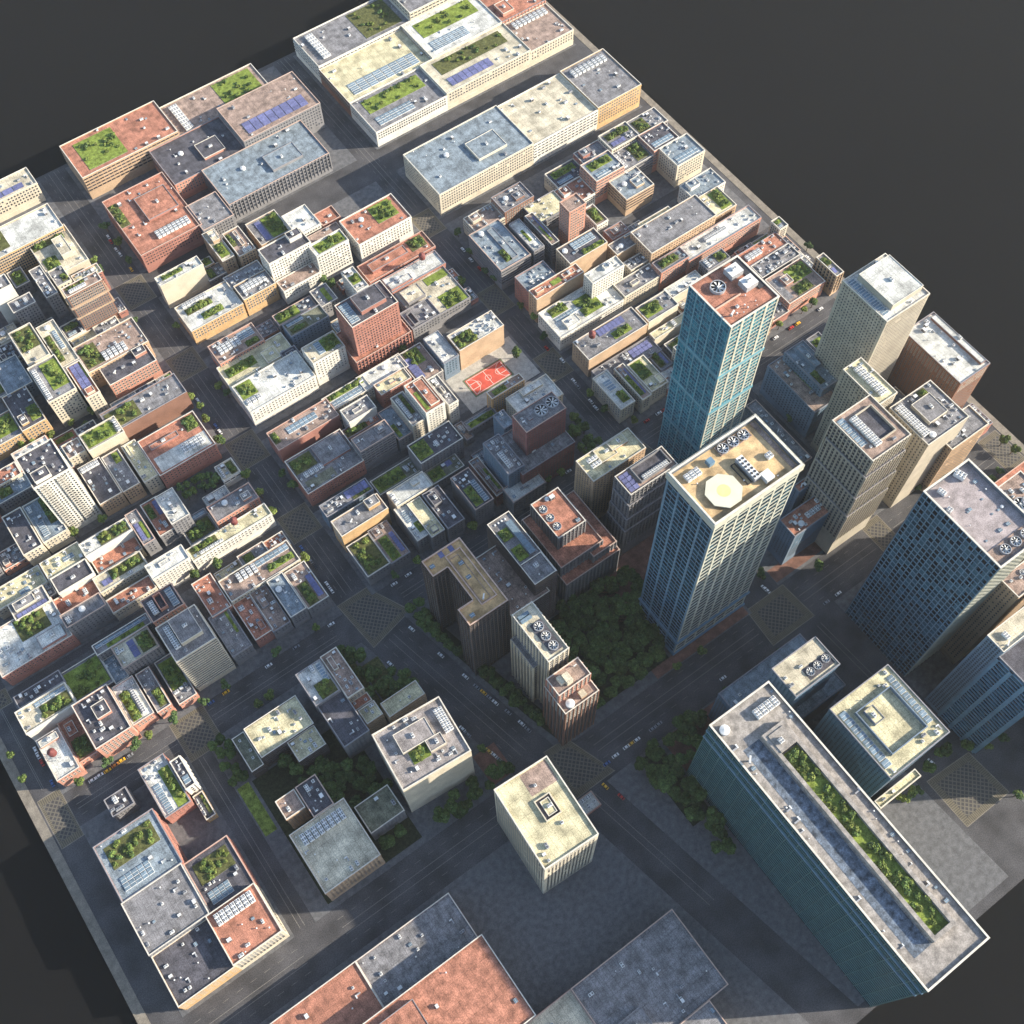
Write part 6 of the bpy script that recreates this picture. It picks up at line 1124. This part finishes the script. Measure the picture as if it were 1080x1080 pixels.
def park(pts, n, lab, grp, smin=3.4, smax=5.4, gap=4.3, seed=1):
    r = random.Random(seed); xs = [p[0] for p in pts]; ysl = [p[1] for p in pts]; put = []
    def ins(x, y):
        c = False; j = len(pts)-1
        for i in range(len(pts)):
            if (pts[i][1] > y) != (pts[j][1] > y) and x < (pts[j][0]-pts[i][0])*(y-pts[i][1])/(pts[j][1]-pts[i][1])+pts[i][0]: c = not c
            j = i
        return c
    for _ in range(n*40):
        x, y = r.uniform(min(xs), max(xs)), r.uniform(min(ysl), max(ysl))
        if ins(x, y) and free(x, y, 2.2) and all((x-a)**2+(y-b_)**2 > gap**2 for a, b_ in put):
            put.append((x, y)); tree(x, y, r.uniform(smin, smax), lab if isinstance(lab, str) else min(lab, key=lambda q: (q[0][0]-x)**2+(q[0][1]-y)**2)[1], grp, True, r)
            if len(put) >= n: break
A1 = [((225, 165), 'leafy tree in the shaded park against the helipad tower'), ((205, 160), 'leafy tree in the shaded park near the wide lower street'), ((165, 158), 'leafy tree in the shaded park beside the ornate stepped tower'), ((160, 185), 'leafy tree in the shaded park beside the slim cream tower'), ((185, 182), 'leafy tree in the middle of the shaded park'), ((172, 208), 'leafy tree in the shaded park below the black banded tower'), ((205, 208), 'leafy tree in the shaded park below the terracotta terraces')]
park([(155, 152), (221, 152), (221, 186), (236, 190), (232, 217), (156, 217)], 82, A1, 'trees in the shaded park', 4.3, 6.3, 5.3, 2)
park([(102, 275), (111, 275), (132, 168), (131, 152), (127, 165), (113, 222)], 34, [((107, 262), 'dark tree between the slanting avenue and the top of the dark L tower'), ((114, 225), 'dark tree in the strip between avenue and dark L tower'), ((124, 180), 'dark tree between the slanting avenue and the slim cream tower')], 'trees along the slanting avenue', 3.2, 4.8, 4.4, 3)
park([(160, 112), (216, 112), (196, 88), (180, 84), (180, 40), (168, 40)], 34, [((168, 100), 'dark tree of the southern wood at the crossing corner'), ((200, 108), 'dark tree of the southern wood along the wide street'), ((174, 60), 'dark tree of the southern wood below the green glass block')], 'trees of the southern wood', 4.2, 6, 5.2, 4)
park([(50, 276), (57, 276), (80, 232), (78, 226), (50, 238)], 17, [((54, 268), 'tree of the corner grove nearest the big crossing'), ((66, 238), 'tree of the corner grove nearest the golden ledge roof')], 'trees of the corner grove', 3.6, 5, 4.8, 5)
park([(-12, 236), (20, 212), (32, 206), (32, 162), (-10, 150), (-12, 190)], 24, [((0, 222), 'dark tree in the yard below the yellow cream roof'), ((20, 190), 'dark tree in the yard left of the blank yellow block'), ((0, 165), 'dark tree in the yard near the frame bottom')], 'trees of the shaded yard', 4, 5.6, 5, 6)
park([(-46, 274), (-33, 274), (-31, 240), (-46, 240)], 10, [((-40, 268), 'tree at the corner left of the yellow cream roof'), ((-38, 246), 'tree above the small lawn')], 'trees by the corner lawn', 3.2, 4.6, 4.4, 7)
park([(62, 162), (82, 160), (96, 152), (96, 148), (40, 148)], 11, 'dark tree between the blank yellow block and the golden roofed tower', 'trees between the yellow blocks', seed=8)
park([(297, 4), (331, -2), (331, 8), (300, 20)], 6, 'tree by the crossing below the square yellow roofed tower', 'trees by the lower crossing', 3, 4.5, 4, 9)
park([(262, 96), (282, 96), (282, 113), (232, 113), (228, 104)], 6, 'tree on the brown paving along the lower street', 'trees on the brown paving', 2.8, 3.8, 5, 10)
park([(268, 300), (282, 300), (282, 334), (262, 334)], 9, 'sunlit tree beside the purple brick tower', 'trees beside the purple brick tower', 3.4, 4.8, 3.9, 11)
def car_parts(p):
    b = MB(); pr = [(-2.3, .35), (2.3, .35), (2.35, .75), (1.5, .92), (-1.9, .95), (-2.35, .85)]
    n = len(pr)
    for s in (0,):
        i = len(b.v); b.v += [(x, -.9, z) for x, z in pr]+[(x, .9, z) for x, z in pr]; k = b.mi('paint_'+p)
        for j in range(n): b.f.append((i+j, i+(j+1) % n, i+n+(j+1) % n, i+n+j)); b.m.append(k)
        b.f += [tuple(i+j for j in range(n))[::-1], tuple(i+n+j for j in range(n))]; b.m += [k, k]
    i = len(b.v); b.v += [(-1.2, -.72, 1.42), (.55, -.72, 1.42), (.55, .72, 1.42), (-1.2, .72, 1.42), (-1.2, -.72, 1.47), (.55, -.72, 1.47), (.55, .72, 1.47), (-1.2, .72, 1.47)]
    b.f += [(i+4, i+5, i+6, i+7), (i, i+1, i+5, i+4), (i+1, i+2, i+6, i+5), (i+2, i+3, i+7, i+6), (i+3, i, i+4, i+7)]; b.m += [b.mi('paint_'+p)]*5
    body = b.mesh('body'); b = MB(); i = 0
    b.v = [(-1.85, -.82, .95), (1.3, -.82, .92), (1.3, .82, .92), (-1.85, .82, .95), (-1.25, -.68, 1.42), (.6, -.68, 1.42), (.6, .68, 1.42), (-1.25, .68, 1.42)]
    b.f = [(0, 1, 5, 4), (1, 2, 6, 5), (2, 3, 7, 6), (3, 0, 4, 7), (4, 5, 6, 7)]; b.m = [b.mi('cabin')]*5
    return body, b.mesh('windows')
b = MB()
i = 0; n = 12
for s, y in ((0, -.1), (1, .1)): b.v += [(.33*math.cos(2*math.pi*j/n), y, .33*math.sin(2*math.pi*j/n)) for j in range(n)]
k = b.mi('tyre'); b.f += [(j, (j+1) % n, n+(j+1) % n, n+j) for j in range(n)]+[tuple(range(n))[::-1], tuple(range(n, 2*n))]; b.m += [k]*(n+2); WHEEL = b.mesh('wheel')
CP = {}
CA = [
[86.1,677.8,"w","leftmost white parked car far above the white balcony tower"],
[85.5,672.4,"r","red parked car far above the white balcony tower"],
[85.4,662.7,"w","second from the left, white parked car far above the white balcony tower"],
[85.7,656.7,"w","third from the left, white parked car far above the white balcony tower"],
[85.9,638.4,"y","yellow parked car far above the white balcony tower"],
[67.7,502.1,"w","white parked car far above right of the white balcony tower"],
[67.9,497.8,"g","grey parked car far above right of the white balcony tower"],
[68.0,475.6,"b","blue parked car far right of the white balcony tower"],
[67.8,469.6,"w","white parked car far right of the white balcony tower"],
[302.9,502.8,"w","leftmost white parked car right of the red water tower"],
[302.1,491.0,"w","second from the left, white parked car right of the red water tower"],
[302.6,480.1,"r","red parked car right of the red water tower"],
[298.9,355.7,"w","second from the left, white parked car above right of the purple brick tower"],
[298.3,350.3,"g","grey parked car above right of the purple brick tower"],
[298.3,334.4,"w","leftmost white parked car right of the purple brick tower"],
[297.8,328.1,"w","second from the left, white parked car right of the purple brick tower"],
[336.1,300.2,"r","red parked car below left of the blue glass skyscraper"],
[331.2,299.6,"w","white parked car below left of the blue glass skyscraper"],
[320.3,300.2,"r","red parked car above left of the helipad tower"],
[250.7,299.3,"w","white parked car above the stepped terracotta tower"],
[218.0,299.2,"w","leftmost white parked car above left of the stepped terracotta tower"],
[223.4,299.2,"w","second from the left, white parked car above left of the stepped terracotta tower"],
[228.7,299.1,"g","grey parked car above left of the stepped terracotta tower"],
[207.5,298.6,"g","grey parked car left of the stepped terracotta tower"],
[252.9,375.1,"w","white parked car below right of the red sports court"],
[256.8,374.7,"g","grey parked car below right of the red sports court"],
[300.1,390.2,"r","red parked car above right of the red sports court"],
[310.4,374.9,"w","leftmost white parked car above right of the purple brick tower"],
[463.6,300.4,"y","yellow parked car above right of the blue glass skyscraper"],
[486.2,300.9,"w","second from the left, white parked car left of the tall cream tower"],
[441.8,300.4,"w","white parked car above right of the blue glass skyscraper"],
[457.0,300.8,"r","red parked car above right of the blue glass skyscraper"],
[511.4,339.9,"w","leftmost white parked car left of the tall cream tower"],
[47.8,375.4,"w","leftmost white parked car far above right of the beige banded tower"],
[52.5,374.9,"w","second from the left, white parked car far above right of the beige banded tower"],
[57.7,375.5,"d","leftmost black parked car far above right of the beige banded tower"],
[42.1,375.1,"g","leftmost grey parked car far above right of the beige banded tower"],
[68.8,356.5,"b","blue parked car far above right of the beige banded tower"],
[69.4,345.2,"g","second from the left, grey parked car far above right of the beige banded tower"],
[69.1,339.6,"d","second from the left, black parked car far above right of the beige banded tower"],
[69.4,323.8,"w","third from the left, white parked car far above right of the beige banded tower"],
[69.1,318.4,"w","fourth from the left, white parked car far above right of the beige banded tower"],
[57.2,298.0,"w","white parked car far right of the beige banded tower"],
[30.7,297.7,"g","grey parked car right of the beige banded tower"],
[117.5,298.7,"w","second from the left, white parked car left of the dark L tower"],
[106.2,297.8,"w","leftmost white parked car left of the dark L tower"],
[98.0,264.4,"w","white parked car below left of the dark L tower"],
[103.3,238.4,"w","second from the left, white parked car above the blank yellow block"],
[301.9,152.0,"w","leftmost white parked car far below the helipad tower"],
[302.5,149.5,"w","second from the left, white parked car far below the helipad tower"],
[338.6,120.4,"w","white parked car left of the blue gridded slab"],
[328.1,120.4,"g","grey parked car left of the blue gridded slab"],
[-135.6,334.8,"w","leftmost white parked car far below left of the beige banded tower"],
[-135.9,330.7,"w","second from the left, white parked car far below left of the beige banded tower"],
[-135.8,325.1,"r","red parked car far below left of the beige banded tower"],
[-136.1,309.7,"b","blue parked car far below left of the beige banded tower"],
[-115.2,296.9,"w","third from the left, white parked car far below left of the beige banded tower"],
[-110.3,297.0,"w","fourth from the left, white parked car far below left of the beige banded tower"],
[-105.0,296.8,"y","leftmost yellow parked car far below left of the beige banded tower"],
[-99.5,297.0,"o","orange parked car far below left of the beige banded tower"],
[-95.0,297.4,"y","second from the left, yellow parked car far below left of the beige banded tower"],
[-89.6,297.2,"g","grey parked car far below left of the beige banded tower"],
[-21.1,297.8,"y","yellow parked car below right of the beige banded tower"],
[9.9,297.4,"w","white parked car right of the beige banded tower"],
[-32.2,297.5,"b","blue parked car below the beige banded tower"],
[107.9,217.2,"w","leftmost white parked car above right of the blank yellow block"],
[109.7,207.5,"g","leftmost grey parked car above right of the blank yellow block"],
[111.2,201.9,"y","yellow parked car above right of the blank yellow block"],
[112.4,196.6,"g","second from the left, grey parked car above right of the blank yellow block"],
[113.4,192.0,"w","second from the left, white parked car above right of the blank yellow block"],
[116.3,182.3,"g","third from the left, grey parked car right of the blank yellow block"],
[73.7,252.5,"w","leftmost white parked car above the blank yellow block"],
[87.0,190.4,"w","leftmost white parked car right of the blank yellow block"],
[87.7,185.5,"g","leftmost grey parked car right of the blank yellow block"],
[92.1,169.4,"y","yellow parked car right of the blank yellow block"],
[93.4,165.4,"w","second from the left, white parked car right of the blank yellow block"],
[94.6,160.3,"g","second from the left, grey parked car right of the blank yellow block"],
[96.3,153.6,"w","third from the left, white parked car right of the blank yellow block"],
[118.9,171.6,"w","fourth from the left, white parked car right of the blank yellow block"],
[119.8,166.0,"g","fourth from the left, grey parked car right of the blank yellow block"],
[170.6,121.2,"w","third from the left, white parked car far left of the roof garden court"],
[167.0,121.3,"y","yellow parked car far left of the roof garden court"],
[162.7,121.4,"w","second from the left, white parked car far left of the roof garden court"],
[153.8,121.1,"w","leftmost white parked car far left of the roof garden court"],
[146.5,120.3,"b","blue parked car far right of the blank yellow block"],
[137.1,109.8,"y","yellow parked car far right of the blank yellow block"],
[141.0,99.2,"r","red parked car far left of the roof garden court"],
[188.0,121.0,"g","second from the left, grey parked car far left of the roof garden court"],
[182.9,120.9,"g","leftmost grey parked car far left of the roof garden court"],
[239.7,120.4,"w","white parked car far above left of the roof garden court"],
[307.5,5.1,"w","white parked car far right of the roof garden court"]
]
for x, y, p, lab in CA:
    if p not in CP: CP[p] = car_parts(p)
    # lane direction from the nearest road
    ax = [(abs(x-78.5) if y > 300 else 99, math.pi/2), (abs(x-295.5) if (y > 300 or y < 280) else 99, math.pi/2), (abs(x+142.5), math.pi/2), (abs(y-288)-6, 0), (abs(y-132)-6, 0), (abs(y-376), 0), (abs(y-449), 0), (abs(y-535), 0), (abs(x-392), math.pi/2), (abs(x-517)-3, math.pi/2)]
    if 145 < y < 272 and 70 < x < 130: ax = [(0, math.radians(102.5))]
    if y < 116: ax = [(0, math.radians(100))]
    rz = min(ax)[1]
    if abs(x-78.5) < 16 and y > 300: rz = math.pi/2; x = min(max(x, 70), 87)
    if abs(x-295.5) < 16 and y > 300: rz = math.pi/2; x = min(max(x, 288), 303)
    if 276 < y < 302 and x > -40: y = min(max(y, 278), 298)
    o = empty('parked_car', (x, y, .17 if not (67 < x < 90 or 286 < x < 305 or 276 < y < 300 or 118 < y < 146 or -150 < x < -134) else .02), lab, 'car', 'cars along the kerbs', rz)
    link('body', CP[p][0], o); link('windows', CP[p][1], o)
    for sx in (-1.45, 1.45):
        for sy in (-.82, .82): link('wheel', WHEEL, o, (sx, sy, .33))
print('objects', len(bpy.data.objects), 'windows+details', NOBJ[0])
